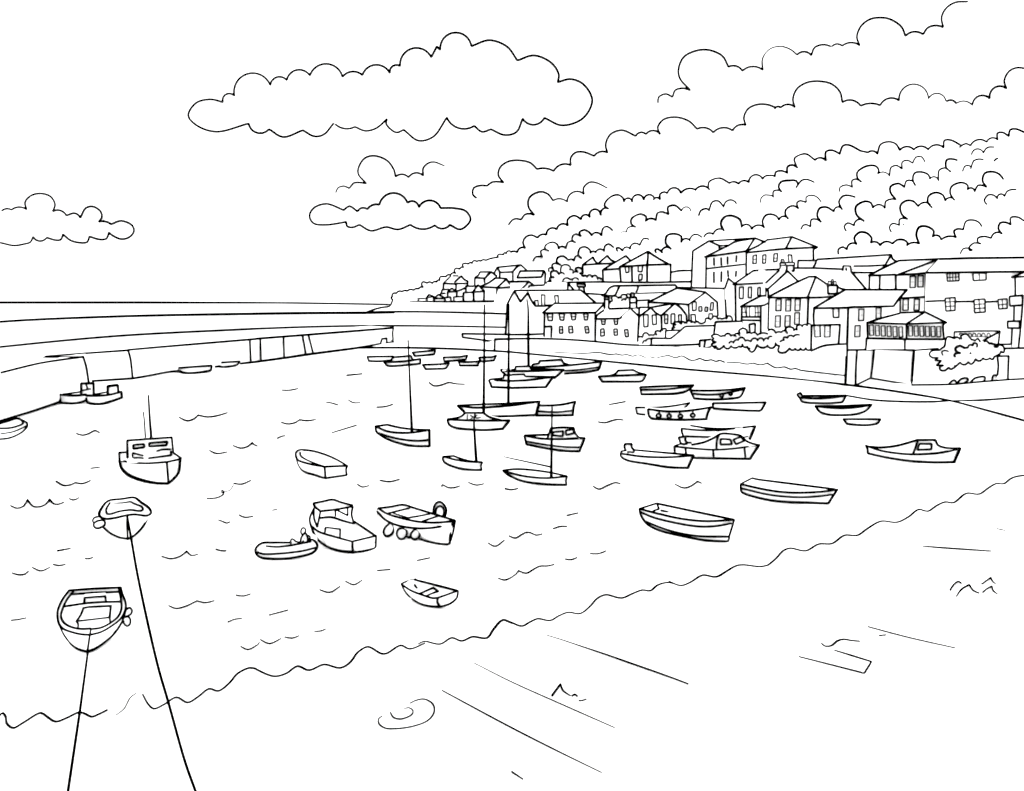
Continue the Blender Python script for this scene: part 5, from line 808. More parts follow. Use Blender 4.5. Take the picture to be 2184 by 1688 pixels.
b.part.ink('c', '3.8|C 1697,1077 1670,1130 1658,1179', b.near, near=.04); Yf = b.near(*P('c', 'L 1400,1111')[0])-.1
for x, y, rx, ry, rp in ((1251, 1150, 22, 19, '1257,1115 1254,1135'), (1340, 1153, 19, 18, '1337,1117 1342,1136'), (1437, 1155, 20, 18, '1430,1115 1434,1142'), (1542, 1147, 22, 17, '1540,1110 1549,1138')): ring(t, 'c', x, y, rx, ry, Yf, rp)
t = boat('rowing_boat', 'plain long open boat right of the one with four hanging fenders'); b = side(t, 'c', 'L 1712,1043 1900,1042 2168,1035', 'L 1712,1043 1715,1088 C 1715,1088 1850,1098 2000,1106 2110,1108 L 2110,1108 2130,1098 2168,1035', 1.8, 'tp', w=3)
t = boat('cabin_cruiser', 'cabin cruiser with two windows, directly behind the short-masted dinghy with a boom', 'boat')
b = side(t, 'c', 'C 104,1320 250,1345 400,1350 622,1341', 'L 104,1320 122,1395 C 122,1395 300,1430 450,1450 575,1454 L 575,1454 622,1341', 2.3, 'tp', far='L 104,1318 305,1312 622,1341', inks=['2.2|C 122,1370 300,1400 450,1417 575,1420'], w=3.2)
b.part.ink('c', '3.6|L 622,1341 575,1454', b.near, near=.04)
cab(t, b, 'c', 'L 303,1342 328,1262 C 328,1258 420,1250 527,1252 L 527,1252 C 527,1252 540,1300 574,1338', w=3, wn=['350,1290 437,1282 433,1325 347,1318', '458,1278 522,1266 533,1299 463,1315'], fill='L 303,1342 328,1260 527,1250 574,1338 574,1350 400,1360')
t = boat('sailing_dinghy', 'slender dinghy with a short mast and a thin boom line', 'dinghy')
b = side(t, 'c', 'C -79,1617 0,1641 100,1665 250,1681 340,1680 472,1666', 'C -79,1617 0,1673 100,1711 300,1736 465,1740 L 465,1740 460,1705 472,1666', 1.4, 'pt', far='C -79,1617 0,1607 100,1607 300,1630 472,1666', w=2.8)
b.part.ink('c', '3.6|C -79,1617 -40,1650 0,1673', b.near, near=.03); mast(t, 'c', '1.2,2,3,3.6|L 342,1076 339,1300 335,1680', b.Yc); k = t.part('boom'); k.ink('c', '.8,1.4,2.6|L -73,1499 0,1516 335,1588', b.Yc)
t = boat('motor_boat', 'open launch with a high bow and an outboard on its stern, behind the arched-cabin cruiser')
b = side(t, 'c', 'C 1446,1259 1600,1273 1750,1272 1950,1254 2077,1237', 'C 1446,1259 1450,1290 1462,1325 L 1462,1325 1480,1480 2000,1480 2020,1370 2077,1237', 2.2, 'tp', far='L 1447,1257 1522,1234 C 1522,1234 1680,1256 1880,1258 2077,1237', w=0)
b.part.ink('c', '2.6|C 1446,1259 1600,1273 1750,1273 1900,1258', b.near); b.part.ink('c', '2.8|C 1522,1234 1680,1257 1880,1259 2077,1238', b.far, near=1); b.part.ink('c', '3,2.6|C 1446,1258 1448,1290 1462,1325', b.near, near=.05); b.part.ink('c', '4|L 2077,1237 2021,1370', b.near, near=.05)
for s_ in ['2.6,2.2|L 1478,1326 1715,1334', '2.2|C 1498,1379 1560,1382 1620,1377']: b.part.ink('c', s_, b.near, near=.05)
k = t.part('outboard'); k.fill('c', 'L 1420,1335 1482,1327 1496,1385 1440,1390', b.Yc-b.beam*.5-.3, .5); k.ink('c', '2.8|L 1482,1327 1420,1335 1440,1390', b.Yc-b.beam*.5-.3); k.ink('c', '3|C 1482,1327 1478,1360 1496,1385 1470,1394 1440,1390', b.Yc-b.beam*.5-.3)
t = boat('cabin_cruiser', 'cruiser with an arched cabin and three fender lines, biggest of the right-hand boats')
b = side(t, 'c', 'C 1384,1412 1550,1430 1740,1440 1900,1430 2112,1398', 'L 1384,1412 1392,1506 2030,1518 2112,1398', 2.3, 'tp', w=0)
b.part.ink('c', '2.6,2.4,2|C 1384,1412 1550,1430 1740,1440 1900,1430 2112,1398', b.near); b.part.ink('c', '3|L 1384,1412 1390,1470', b.near); b.part.ink('c', '3|L 1540,1510 2030,1518', b.bot); b.part.ink('c', '3.8|L 2112,1398 2030,1518', b.near, near=.04)
for s_ in ['1480,1432 1486,1482', '1716,1442 1720,1497', '1984,1430 1991,1502']: k = t.part('fender', 'white_rubber'); k.ink('c', '2.6,3|L '+s_, b.near, near=.1)
cab(t, b, 'c', 'C 1535,1398 1640,1375 1720,1340 1785,1303 1870,1306 1950,1320 2000,1365 2060,1390 2110,1400', ['2.6|C 1768,1312 1748,1360 1744,1436', '2|L 1386,1407 1442,1389', '1.4|L 1950,1338 2012,1328'], 3, wn=['1780,1348 1863,1352 1877,1393 1778,1396', '1887,1355 1955,1330 1982,1365 1912,1393'], fill='C 1535,1398 1640,1375 1720,1340 1785,1303 1870,1306 1950,1320 2000,1365 2060,1390 2110,1400 L 1750,1460 1540,1430')
t = boat('motor_boat', 'open boat with a boxy outboard standing on its end, in front of the arched-cabin cruiser')
b = side(t, 'c', 'C 925,1472 1100,1497 1280,1505 1420,1500 1552,1489', 'C 925,1470 930,1500 980,1530 1150,1560 1350,1590 1500,1595 L 1500,1595 1552,1489', 1.9, 'tp', far='L 928,1468 1040,1442 1552,1489', w=0)
b.part.ink('c', '2.8|C 925,1472 1100,1497 1280,1505 1420,1500 1552,1489', b.near); b.part.ink('c', '3|C 925,1470 930,1500 980,1530 1150,1560 1350,1590 1500,1595', b.bot); b.part.ink('c', '3.8|L 1552,1489 1500,1595', b.near, near=.04); b.part.ink('c', '2.8|L 1040,1442 1552,1488', b.far, near=.8)
k = t.part('outboard'); k.fill('c', 'L 960,1391 1023,1390 1024,1420 1040,1462 985,1462 970,1440', b.Yc-.2, .5); k.ink('c', '3|C 972,1448 958,1420 962,1391 L 962,1391 1023,1390 C 1023,1390 1022,1420 1040,1440 1040,1464', b.Yc-.2); k.ink('c', '2.4|L 930,1470 931,1454 970,1447', b.Yc-.3); k.ink('c', '2.2|C 983,1461 1010,1460 1038,1466', b.Yc-.3)
# ---- right side (tile d)
t = boat('rowing_boat', 'open boat with tilted square outboard on its stern, moored by a rope to shore')
b = side(t, 'd', 'C 268,996 400,1003 520,998 668,978', 'C 268,996 290,1028 330,1038 400,1042 520,1043 625,1036 L 625,1036 640,1028 668,978', 1.6, 'tp', far='L 280,980 480,980 668,976', w=3)
k = t.part('outboard'); k.fill('d', 'L 248,970 278,953 300,998 268,996', b.Yc-.3, .4); k.ink('d', '3|L 266,994 247,970 278,953 302,1000', b.Yc-.3)
t = Thing('mooring_rope', 'long slack rope from the tilted-outboard boat across the beach to the picture edge', 'rope', own='white_cloth'); t.body.ink('d', '2.2,2.6,2.6|C 668,978 900,1015 1200,1030 1500,1028 1900,1012 2184,988 2500,950', lambda u, v: pl([(1800, ground(861)), (1900, 92), (2184, 84), (2300, 80)], u))
t = boat('rowing_boat', 'curved double-ended rowing boat, middle one of the three small boats by the rope'); b = side(t, 'd', 'C 402,1068 520,1081 650,1086 780,1075 887,1055', 'C 402,1068 440,1115 500,1138 640,1145 760,1135 840,1105 887,1055', 1.7, 'pp', far='C 402,1068 640,1066 887,1055', w=3)
t = boat('rowing_boat', 'smallest flat dinghy, lowest of the three small boats by the rope'); b = side(t, 'd', 'L 641,1179 960,1180', 'L 641,1179 675,1220 C 675,1220 760,1228 850,1230 930,1216 945,1205 960,1180', 1.4, 'pp', w=3.2)
t = boat('motor_boat', 'launch with a single cabin window, alone near the water\'s edge of the front beach')
b = side(t, 'd', 'C 834,1404 950,1445 1100,1470 1250,1480 1480,1465 1642,1428', 'C 834,1402 850,1440 850,1471 L 850,1471 C 850,1471 1000,1505 1200,1535 1400,1547 1590,1545 L 1590,1545 1642,1428', 2.1, 'tp', w=3)
b.part.ink('d', '4.2|L 1642,1428 1588,1546', b.near, near=.04); cab(t, b, 'd', 'C 835,1410 960,1420 1100,1405 1275,1357 L 1275,1357 1430,1356 C 1430,1356 1450,1400 1500,1420 1560,1427 1640,1426', ['3|L 1280,1360 1238,1476'], 3.2, wn=['1293,1390 1398,1390 1395,1437 1275,1441'], fill='C 835,1410 960,1420 1100,1405 1275,1357 L 1275,1357 1430,1356 C 1430,1356 1450,1400 1500,1420 1560,1427 1640,1426 L 1300,1490 1000,1450')
# ---- front boats
t = boat('rowing_boat', 'big clinker rowing boat with three plank lines and open inside, nearest on the right')
b = side(t, 'g', 'C 1087,352 1250,395 1450,438 1650,458 1897,447', 'C 1087,352 1095,400 1150,480 1250,535 1450,585 1650,622 1820,631 L 1820,631 1848,612 1897,447', 1.7, 'tp', far='L 1087,352 1232,307 1897,447', w=0, floor=.35)
for s_, f_ in (('3,3.2,3|C 1087,352 1250,395 1450,438 1650,458 1897,447', b.near), ('3,3.4,2.6|C 1087,352 1095,400 1150,480 1250,535 1450,585 1650,622 1820,631', b.bot), ('3.6|L 1232,307 1897,447', lambda u, v: b.far(u, v)-.5), ('2.8|L 1087,353 1232,307', b.mid), ('3.2|L 1897,447 1855,580 C 1855,580 1845,628 1815,631', lambda u, v: b.near(u, v)-.9*min(1, max(0, (v-1108)/45)))): b.part.ink('g', s_, f_, near=.02)
for s_ in ('2.6,3,2.6|C 1093,380 1200,425 1400,475 1600,505 1750,500 1872,477', '2.8|C 1140,462 1300,525 1450,565 1600,587 1845,591'): k = t.part('rubbing_strake'); k.ink('g', s_, b.near, near=.04)
b.part.ink('g', '3|L 1240,318 1254,356', b.mid); k = t.part('seat'); k.ink('g', '2.4|C 1195,378 1220,365 1254,357', b.mid); k.ink('g', '2.6,2.2|L 1270,367 1655,453', b.far, near=.2); 
t = boat('rowing_boat', 'open rowing boat lying behind the clinker boat, with one plank line')
b = side(t, 'g', 'C 1950,142 2184,193 h: 150,212 300,215 450,207 592,189', 'C 1950,142 1955,205 1985,225 2184,278 h: 150,295 300,300 500,306 L 500,306 525,290 592,189', 1.7, 'tp', far='L 1950,142 2048,91 C 2048,91 2100,103 2184,114 h: 300,152 500,177 592,189', w=0, floor=.35)
for s_, f_ in (('3,3.2,2.8|C 1950,142 2184,193 h: 150,212 300,215 450,207 592,189', b.near), ('3,3.2,2.8|C 1950,142 1955,205 1985,225 2184,278 h: 150,295 300,300 500,306', b.bot), ('2.6|L 1950,142 2048,91', b.mid), ('2.6,3.4,3|C 2048,91 2100,103 2184,114 h: 300,152 500,177 575,187', lambda u, v: b.far(u, v)-.4), ('3.8|h: L 592,189 525,290 C 525,290 515,306 495,306', lambda u, v: b.near(u, v)-.9*min(1, max(0, (v-1044)/28))), ('2.4|C 1960,180 2184,232 h: 150,250 300,255 450,245 550,232', b.near)): b.part.ink('g', s_, f_, near=.03)
# ---- covered boat, bow towards the viewer
t = boat('rowing_boat', 'boat with a rounded cover, bow towards us, moored by the longest rope')
q = t.part('hull'); Yb = ground(997+608/4); dh = lambda u, v: Yb + max(0, (1145-v)/30)
gp = lift(P('e', 'C 850,420 960,435 1085,408 1150,402 1268,410'), Yb+.9); bp = lift(P('e', 'C 850,430 875,505 940,560 1020,597 1090,608 1120,597 1170,560 1230,490 1268,415'), dh)
q.loft(resample(gp, 20), resample(bp, 20)); q.box((gp[0].x+.15, Yb+.9, -.1), (gp[-1].x-.15, Yb+3.2, gp[0].z-.1))
q.ink('e', '2.8|C 875,507 940,560 1020,597 1090,608', dh); q.ink('e', '3.2,3|C 1265,412 1230,490 1170,560 1120,597 1090,608', dh); q.ink('e', '2,2.6|C 1084,415 1083,500 1090,616', Yb, near=.25)
z = t.part('cover', 'white_cloth'); oc = 'O 845,395 868,345 920,287 1040,269 1150,258 1200,295 1275,350 1290,388 1260,411 1150,402 1085,408 960,435 890,438 853,420'; z.fill('e', oc, lambda u, v: Yb+.8+max(0, (1107-v))/20, 0, ); p3 = lift(P('e', oc), lambda u, v: Yb+.8+max(0, (1107-v))/20); z.poly(p3, (0, .1, -.5)); z.ink('e', '4.6,3.4,3,3.4,4.2,3,3,3.4,4.2|'+oc, lambda u, v: Yb+.75+max(0, (1107-v))/20, near=.7)
z.ink('e', '2,2.6,2.6,2.6,3.2,3,2.4,2|C 938,302 905,360 913,395 940,398 1020,375 1120,363 1195,372 1220,360 1208,335 1150,312 1113,292', lambda u, v: Yb+.7+max(0, (1107-v))/20, near=.7); z.ink('e', '.6,1,2|C 965,305 1040,303 1113,292', lambda u, v: Yb+.7+max(0, (1107-v))/20, near=.7)
def egg(t, tile, path, Y, w=2.8, rr=.5):
    z = t.part('fender', 'white_rubber'); pts = P(tile, path.split('|')[-1]); us_ = [p[0] for p in pts]; vs_ = [p[1] for p in pts]
    c_ = at((max(us_)+min(us_))/2, (max(vs_)+min(vs_))/2, Y+.1); a_, b_ = (max(us_)-min(us_))/2*Y/F, (max(vs_)-min(vs_))/2*Y/F; z.blob(c_, a_*.95, a_*.6, b_*.95, 14, 8)
    z.fill(tile, path.split('|')[-1], Y+.05, .1); z.ink(tile, path, Y-a_*.55, w); return z
egg(t, 'e', '2.2|C 842,420 805,428 790,455 803,478', Yb+.7); egg(t, 'e', 'O 803,475 845,453 890,455 895,488 862,513 822,520 800,500', Yb+.35, 2.8)
t = Thing('mooring_rope', 'longer thick rope running from the covered boat towards us off the picture bottom', 'rope', own='white_cloth'); t.body.ink('e', '2.2,3.6,3.8,4,4|C 1085,412 1118,600 1180,950 1345,1687 i: 1435,925 1580,1440 1668,1687 1740,1880', ('iy', Yb-.1, 9))
# ---- open boat, bow towards the viewer
t = boat('rowing_boat', 'open boat with thwarts and a hatch, bow towards us, nearest of all the boats')
q = t.part('hull'); sl = lift(P('e', 'C 588,1050 530,1130 492,1220 490,1280 505,1340 535,1375 620,1408 700,1425 772,1428'), zt((0, .75), (1, .95))); sr = lift(P('e', 'C 1032,1025 1045,1080 1072,1150 1072,1210 1030,1290 950,1355 860,1405 772,1428'), zt((0, .75), (1, .95)))
bl = lift(P('e', 'C 605,1248 550,1330 560,1440 610,1505 670,1552 745,1573'), ('z', 0)); br = lift(P('e', 'C 1010,1230 1030,1330 980,1410 900,1485 800,1553 745,1573'), ('z', 0))
hull3(q, sl, sr, bl, br, floor=.4)
q.ink('e', '3,3.2,3.4,3,2.8|C 588,1050 530,1130 492,1220 490,1280 505,1340 535,1375 620,1408 700,1425 772,1428', zt((0, .75), (1, .95))); q.ink('e', '2.6,3,3,2.6|C 1032,1025 1045,1080 1072,1150 1072,1210 1030,1290 950,1355 860,1405 772,1428', zt((0, .75), (1, .95)))
q.ink('e', '3.2|C 505,1340 550,1430 610,1505 670,1552 745,1573', zt((0, .6), (.5, .02), (1, .02)), near=.05); q.ink('e', '3.4,3.8,3.4,2.4|C 745,1573 800,1553 900,1485 980,1410 1045,1310 1075,1215', zt((0, .02), (.5, .05), (1, .7)), near=.05)
k = t.part('gunwale'); k.ink('e', '2.4,3,3|C 630,1052 570,1130 530,1220 520,1270 545,1325 610,1362 690,1378 772,1375', zt((0, .72), (1, .9))); k.ink('e', '3.2|C 1015,1030 1035,1150 1035,1210 1010,1270 945,1325 860,1368 772,1380', zt((0, .72), (1, .9)))
k = t.part('transom'); k.ink('e', '3.4|L 583,1049 800,1034 1034,1023', ('z', .78)); a_ = lift(P('e', 'L 588,1049 1034,1024'), ('z', .76)); k.poly([a_[0], a_[1], a_[1]-Vector((0, 0, .6)), a_[0]-Vector((0, 0, .6))], (0, -.04, 0))
for s_, z_ in (('3.2|C 603,1084 800,1070 1017,1062', .68), ('3,3.2,2.8|C 553,1186 700,1163 850,1150 1030,1145', .66)):
    k = t.part('thwart'); k.ink('e', s_, ('z', z_)); a_ = lift(P('e', s_.split('|')[1]), ('z', z_)); k.poly(a_ + [p+Vector((0, .28, 0)) for p in reversed(a_)], (0, 0, -.04))
k = t.part('locker'); Yl = ground(997+1155/4, .62); k.fill('e', 'L 718,1158 722,1110 900,1098 904,1145', Yl, .3); k.ink('e', '3.2,2.4,3|L 717,1156 722,1110', Yl-.02); k.ink('e', '2.4,2.8|L 722,1111 902,1098', Yl-.02); k.ink('e', '3|L 900,1098 904,1142', Yl-.02)
k = t.part('hatch'); hz = zt((0, .7), (1, .7)); k.fill('e', 'L 710,1198 948,1182 935,1280 655,1312', ('z', .7), .25); k.ink('e', '2,2.4,2.6|C 650,1313 690,1255 712,1198', ('z', .72)); k.ink('e', '2.4|L 708,1199 760,1190 948,1181', ('z', .72)); k.ink('e', '3.2|L 946,1181 935,1280', ('z', .72)); k.ink('e', '2|L 652,1312 800,1295 937,1279', ('z', .72)); k.ink('e', '2.4|L 935,1279 940,1319', ('z', .7)); k.ink('e', '2.2|C 655,1316 667,1338 665,1364', ('z', .7))
Ye = ground(997+1310/4, .3); egg(t, 'e', '2.6|C 1080,1212 1105,1195 1125,1215 1122,1245 1102,1262 1074,1272', Ye+.3); egg(t, 'e', '2.6|C 1068,1278 1095,1273 1113,1300 1108,1340 1082,1354 1056,1330 1054,1312', Ye)
t = Thing('mooring_rope', 'shorter rope hanging from the bow of the nearest boat off the picture bottom', 'rope', own='white_cloth'); t.body.ink('e', '1.6,2.6,3.2,4,4.6|L 775,1378 745,1573 i: L 750,497 680,1015 580,1687 545,1900', ('iy', ground(997+1428/4, .95)-.12, 9))
# ---- cabin boat with canopy, tender and person
t = boat('motor_boat', 'canopy boat with slanting pillars and a square stern, beside the rubber tender')
q = t.part('hull'); nr = lift(P('f', 'C 468,498 530,545 700,600 820,632'), zt((0, .85), (1, .75))); fr = lift(P('f', 'C 468,498 490,420 600,400 840,460 1024,583'), zt((0, .85), (.4, .8), (1, .75))); bn = lift(P('f', 'C 465,480 480,530 530,620 640,690 760,720 830,723'), zt((0, .85), (.45, .05), (1, 0)))
hull3(q, nr, fr, bn, floor=.15)
q.ink('f', '3,3.2,2.6|C 468,498 530,545 700,600 820,632', zt((0, .85), (1, .75)), near=.02); q.ink('f', '3,3.4,3.2|C 494,350 458,440 480,530 530,620 640,690 760,720 830,723', zt((0, 1.4), (.3, .85), (.6, .05), (1, 0)), near=.03); q.ink('f', '3.4|L 838,460 1020,584', ('z', .78))
z = t.part('transom'); p_ = lift(P('f', 'L 820,632 1024,583 1018,678 828,723'), zt((0, .75), (.39, .75), (.57, .05), (1, 0))); z.poly(p_, (-.05, .05, 0)); z.ink('f', '2.6|C 820,632 850,625 1026,583', ('z', .76)); z.ink('f', '3|L 1025,583 1022,660 C 1022,660 1018,680 930,712 830,724', zt((0, .75), (.25, .1), (.4, 0), (1, 0)), near=.9); z.ink('f', '3.2|C 822,638 822,680 829,720', zt((0, .73), (1, 0)), near=.03)
Yc_ = ground(997+498/4, .85)+.3
z = t.part('canopy'); z.fill('f', 'C 490,305 570,290 655,273 720,295 825,322 L 827,334 680,360 550,374 505,345', Yc_+.25, 1.3); z.ink('f', '2.8,3,2.6|C 490,305 570,290 655,274 720,296 826,323', Yc_+.25); z.ink('f', '3.6,2.8|C 490,305 497,330 548,374', Yc_+.2); z.ink('f', '3|C 548,375 680,360 827,333', Yc_+.2)
for s_ in ('3.2|L 550,376 522,511', '2.8|C 495,345 495,430 522,512', '3.2|C 827,333 815,400 838,482', '3|L 676,365 678,415'): k = t.part('pillar'); k.ink('f', s_, Yc_+.15)
k = t.part('windscreen'); k.fill('f', 'C 545,432 640,425 740,455 838,480 L 838,500 545,470', Yc_+.3, .1); k.ink('f', '3|C 545,432 640,424 740,455 838,481', Yc_+.2); k.ink('f', '2.4|L 690,365 783,411 782,350', Yc_+.4)
k = t.part('locker'); Yl = ground(997+597/4, .8)+.2; k.fill('f', 'L 588,555 594,511 720,527 717,597', Yl, .4); k.ink('f', '2.6|L 588,554 590,518', Yl-.02); k.ink('f', '2.2|L 592,511 720,526', Yl-.02); k.ink('f', '2.8|L 719,526 717,596', Yl-.02)
t = boat('inflatable_boat', 'rubber tender with round tubes, carrying the seated person', 'tender')
Yr = ground(997+778/4)-.15; q = t.part('tube', 'white_rubber'); oc = 'C 295,640 150,640 50,645 5,678 -6,705 0,735 30,765 100,778 260,778 400,755 480,730 520,690 517,645 480,615 440,626'
q.fill('f', oc, lambda u, v: Yr+max(0, (1170-v))/60, 1.1); q.ink('f', '2.2,3,3.4,3,3.2,3.4,2.6|'+oc, lambda u, v: Yr-.05+max(0, (1170-v))/60); q.ink('f', '2.8|C 3,722 60,738 200,735 400,712 510,684', Yr-.06); q.ink('f', '1.8,2.8,2.6|C 85,672 180,678 300,665 400,645 467,632', Yr-.02)
# the person: one continuous body, sitting sideways with a bent knee, head up, arm on the hip
t = Thing('person', 'person sitting in the rubber tender with knees bent and one arm back', 'person', own='white_cloth')
def skin(points, edges, radii):
    me = bpy.data.meshes.new('body_skin'); me.from_pydata([tuple(p) for p in points], edges, []); o = bpy.data.objects.new('body_skin', me); COL.objects.link(o)
    md = o.modifiers.new('skin', 'SKIN'); sb = o.modifiers.new('sub', 'SUBSURF'); sb.levels = 2
    for k, r in enumerate(radii): me.skin_vertices[0].data[k].radius = (r, r)
    me.skin_vertices[0].data[0].use_root = True
    ev = o.evaluated_get(bpy.context.evaluated_depsgraph_get()); m2 = bpy.data.meshes.new_from_object(ev)
    r = [v.co.copy() for v in m2.vertices], [list(p.vertices) for p in m2.polygons]
    bpy.data.objects.remove(o); bpy.data.meshes.remove(me); bpy.data.meshes.remove(m2); return r
Yp = Yr+.35; J = lambda x, y, dy=0: at(546+x/4, 997+y/4, Yp+dy)
pts = [J(412, 640), J(412, 605), J(412, 575), J(409, 562), J(404, 545), J(404, 527), J(360, 650, -.08), J(318, 624, -.1), J(300, 664, -.1), J(360, 652, .1), J(322, 630, .12), J(304, 664, .12), J(430, 578, -.14), J(452, 598, -.16), J(440, 632, -.14), J(398, 582, .14), J(376, 610, .12), J(350, 630, .08), J(438, 638, -.16), J(342, 634, .06), J(286, 668, -.12), J(290, 668, .12)]
ed = [(0, 1), (1, 2), (2, 3), (3, 4), (4, 5), (0, 6), (6, 7), (7, 8), (0, 9), (9, 10), (10, 11), (2, 12), (12, 13), (13, 14), (2, 15), (15, 16), (16, 17), (14, 18), (17, 19), (8, 20), (11, 21)]
rd = [.12, .115, .12, .05, .085, .07, .08, .06, .045, .08, .06, .045, .05, .04, .032, .05, .04, .032, .03, .03, .035, .035]
vs_, fs_ = skin(pts, ed, rd); t.body.faces(vs_, fs_)
for s_ in ['2|O 403,514 384,536 386,565 402,574 422,552 422,528', '2.4|C 418,550 440,595 438,645', '2.2|C 416,556 385,598 380,632 364,655', '2|C 440,578 460,590 460,605 448,615', '2|C 364,638 340,630 312,610 298,618 297,664', '1.8|C 364,638 374,636 380,625', '1.8|L 405,627 384,655']: t.body.ink('f', s_, Yp-.24)
# ---- boat with egg fenders and outboard
t = boat('motor_boat', 'beamy open boat with three egg-shaped fenders and an arched outboard cowl')
q = t.part('hull'); Z1 = zt((0, 1.0), (1, .85)); nr = lift(P('f', 'C 1040,350 1120,395 1250,435 1400,465 1550,470 1698,455'), Z1); fr = lift(P('f', 'L 1040,350 1150,335 1248,318 1300,328 1698,455'), Z1); bn = lift(P('f', 'C 1033,378 1050,450 1100,515 1200,585 1385,607 1470,632 1560,650 1655,652'), zt((0, .95), (.3, .15), (.5, 0), (1, 0)))
hull3(q, nr, fr, bn, floor=.3)
q.ink('f', '2.6,3.2,3|C 1043,350 1120,395 1250,435 1400,465 1550,470 1690,457', Z1, near=.02); q.ink('f', '2.8,3.2|C 1040,348 1150,335 1248,318 1300,328 1325,338', zt((0, 1), (1, .97))); q.ink('f', '3,3.2|L 1325,338 1700,453', zt((0, .97), (1, .85)))
k = t.part('rubbing_strake'); k.ink('f', '3,3.4,3|C 1033,376 1100,445 1200,492 1350,518 1480,518 1678,488', zt((0, .9), (1, .62)), near=.06); k.ink('f', '3|L 1033,378 1044,346', zt((0, .9), (1, 1)))
q.ink('f', '2.6|C 1035,380 1050,450 1100,515', zt((0, .9), (1, .3)), near=.04); q.ink('f', '2.8|C 1388,607 1470,632 1560,650 1640,654 1655,645 L 1655,645 1655,625', zt((0, .02), (1, .05)), near=.04); q.ink('f', '3|C 1700,453 1680,560 1655,640', zt((0, .85), (1, .1)), near=.03); q.ink('f', '2.4|L 1672,456 1674,492', ('z', .75)); q.ink('f', '3|C 1692,462 1660,540 1652,650', zt((0, .8), (1, 0)), near=.05)
for s_ in ('2,2.6,2|L 1122,393 1325,344', '1.6,2|L 1170,390 1298,430', '2.4|C 1290,431 1390,415 1482,397', '2.6|L 1415,461 1555,415'): k = t.part('thwart'); k.ink('f', s_, ('z', .86)); a_ = lift(P('f', s_.split('|')[1]), ('z', .84)); k.poly(a_ + [p+Vector((.12, .12, 0)) for p in reversed(a_)], (0, 0, -.04))
Yo = ground(997+415/4, .85)+.1; k = t.part('outboard'); k.fill('f', 'C 1510,392 1515,340 1540,300 1572,292 1610,325 1626,380 1612,430', Yo, .35); k.ink('f', '3,3.4,3,3|C 1513,390 1516,340 1540,302 1572,294 1610,325 1626,370 1612,420', Yo); k.ink('f', '2.4|C 1532,394 1538,350 1568,329 1596,345 1603,380 1597,412', Yo-.02)
Yf = ground(997+612/4)-.1
egg(t, 'f', '2.2,3,3.4,3.4|C 1145,472 1100,515 1087,555 1105,585 1140,583 1170,552 1178,510 1160,480 1145,472', Yf+.5); egg(t, 'f', 'O 1200,565 1212,530 1242,518 1278,528 1287,565 1268,602 1238,612 1212,598', Yf+.25, 2.8); egg(t, 'f', '2.2,3,3,3.4|C 1357,525 1322,565 1325,600 1355,615 1388,598 1398,565 1385,535 1357,525', Yf)
q.ink('f', '2.8|C 1172,550 1185,558 1198,560', Yf+.45); q.ink('f', '2.8|C 1283,590 1300,596 1318,598', Yf+.2)
# ---- lone dinghy near the front beach
t = boat('rowing_boat', 'small open dinghy with one thwart, alone below the canopy boat near the front beach')
q = t.part('hull'); Z2 = zt((0, .7), (1, .6)); nr = lift(P('f', 'C 1238,994 1320,1050 1430,1092 1510,1114 1555,1112'), Z2); fr = lift(P('f', 'C 1238,994 1290,970 1370,953 L 1370,953 1724,1053'), Z2); bn = lift(P('f', 'C 1245,1005 1300,1090 1400,1160 1480,1182 1572,1190'), zt((0, .65), (.35, .05), (1, 0)))
hull3(q, nr, fr, bn, floor=.35)
q.ink('f', '3|C 1238,994 1320,1050 1430,1092 1510,1116 1555,1112', Z2, near=.02); q.ink('f', '2,2.8|C 1238,993 1290,970 1365,954', Z2); q.ink('f', '3.6|L 1350,957 1722,1052', Z2); q.ink('f', '3.2,3.4,3|C 1245,1002 1300,1090 1400,1160 1480,1182 1572,1190', zt((0, .65), (.35, .05), (1, 0)), near=.03); q.ink('f', '2.4|C 1348,973 1353,1003 1373,1028', ('z', .5))
z = t.part('transom'); p_ = lift(P('f', 'L 1550,1114 1724,1053 1715,1110 1660,1160 1572,1190'), zt((0, .6), (.4, .6), (.6, .25), (.8, .03), (1, 0))); z.poly(p_, (-.05, .04, 0)); z.ink('f', '2.8|L 1552,1113 1722,1052', ('z', .6)); z.ink('f', '3|C 1724,1052 1715,1110 1660,1160 1572,1191', zt((0, .6), (.4, .2), (.7, .02), (1, 0)), near=.9); z.ink('f', '3|C 1552,1115 1546,1150 1572,1191', zt((0, .58), (1, 0)), near=.03)
k = t.part('thwart'); k.ink('f', '2.8|L 1388,1080 1511,1026 1555,1057 C 1555,1057 1500,1075 1450,1097', ('z', .56)); k.fill('f', 'L 1388,1080 1511,1026 1555,1057 1450,1097', ('z', .54), .04)
# ================================================================== THINGS ON THE FRONT BEACH
MR = 'ropes stretched over the front beach'
for lab, tl, s_ in [('thick mooring rope on the sand, highest of the three long slanting ones', 'k', '.8,1,2.4,3,3,2.4|L 295,355 420,393 800,520 1200,660 C 1200,660 1380,725 1504,772'), ('thinnest mooring rope on the sand, middle of the three long slanting ones', 'j', '.8,1,1.6,1.8,1|C 1858,592 2184,756 k: 400,935 876,1145'), ('mooring rope on the sand beside the curled rope, lowest of the three long slanting ones', 'j', '1.2,2.2,2.6,2.2,1|C 1587,827 2184,1147 k: 400,1350 765,1528'),
   ('faint rope on the sand near the small boulders, almost level', 'h', '.8,2,1.8,1|L 1317,671 1480,684 1903,713'), ('faint curving rope on the sand beside the half-buried plank', 'h', '1.2,1.6,1.4,1|C 852,1358 1200,1450 1598,1540')]:
    t = Thing('mooring_rope', lab, 'rope', MR, own='white_cloth'); t.body.ink(tl, s_, ('z', .06))
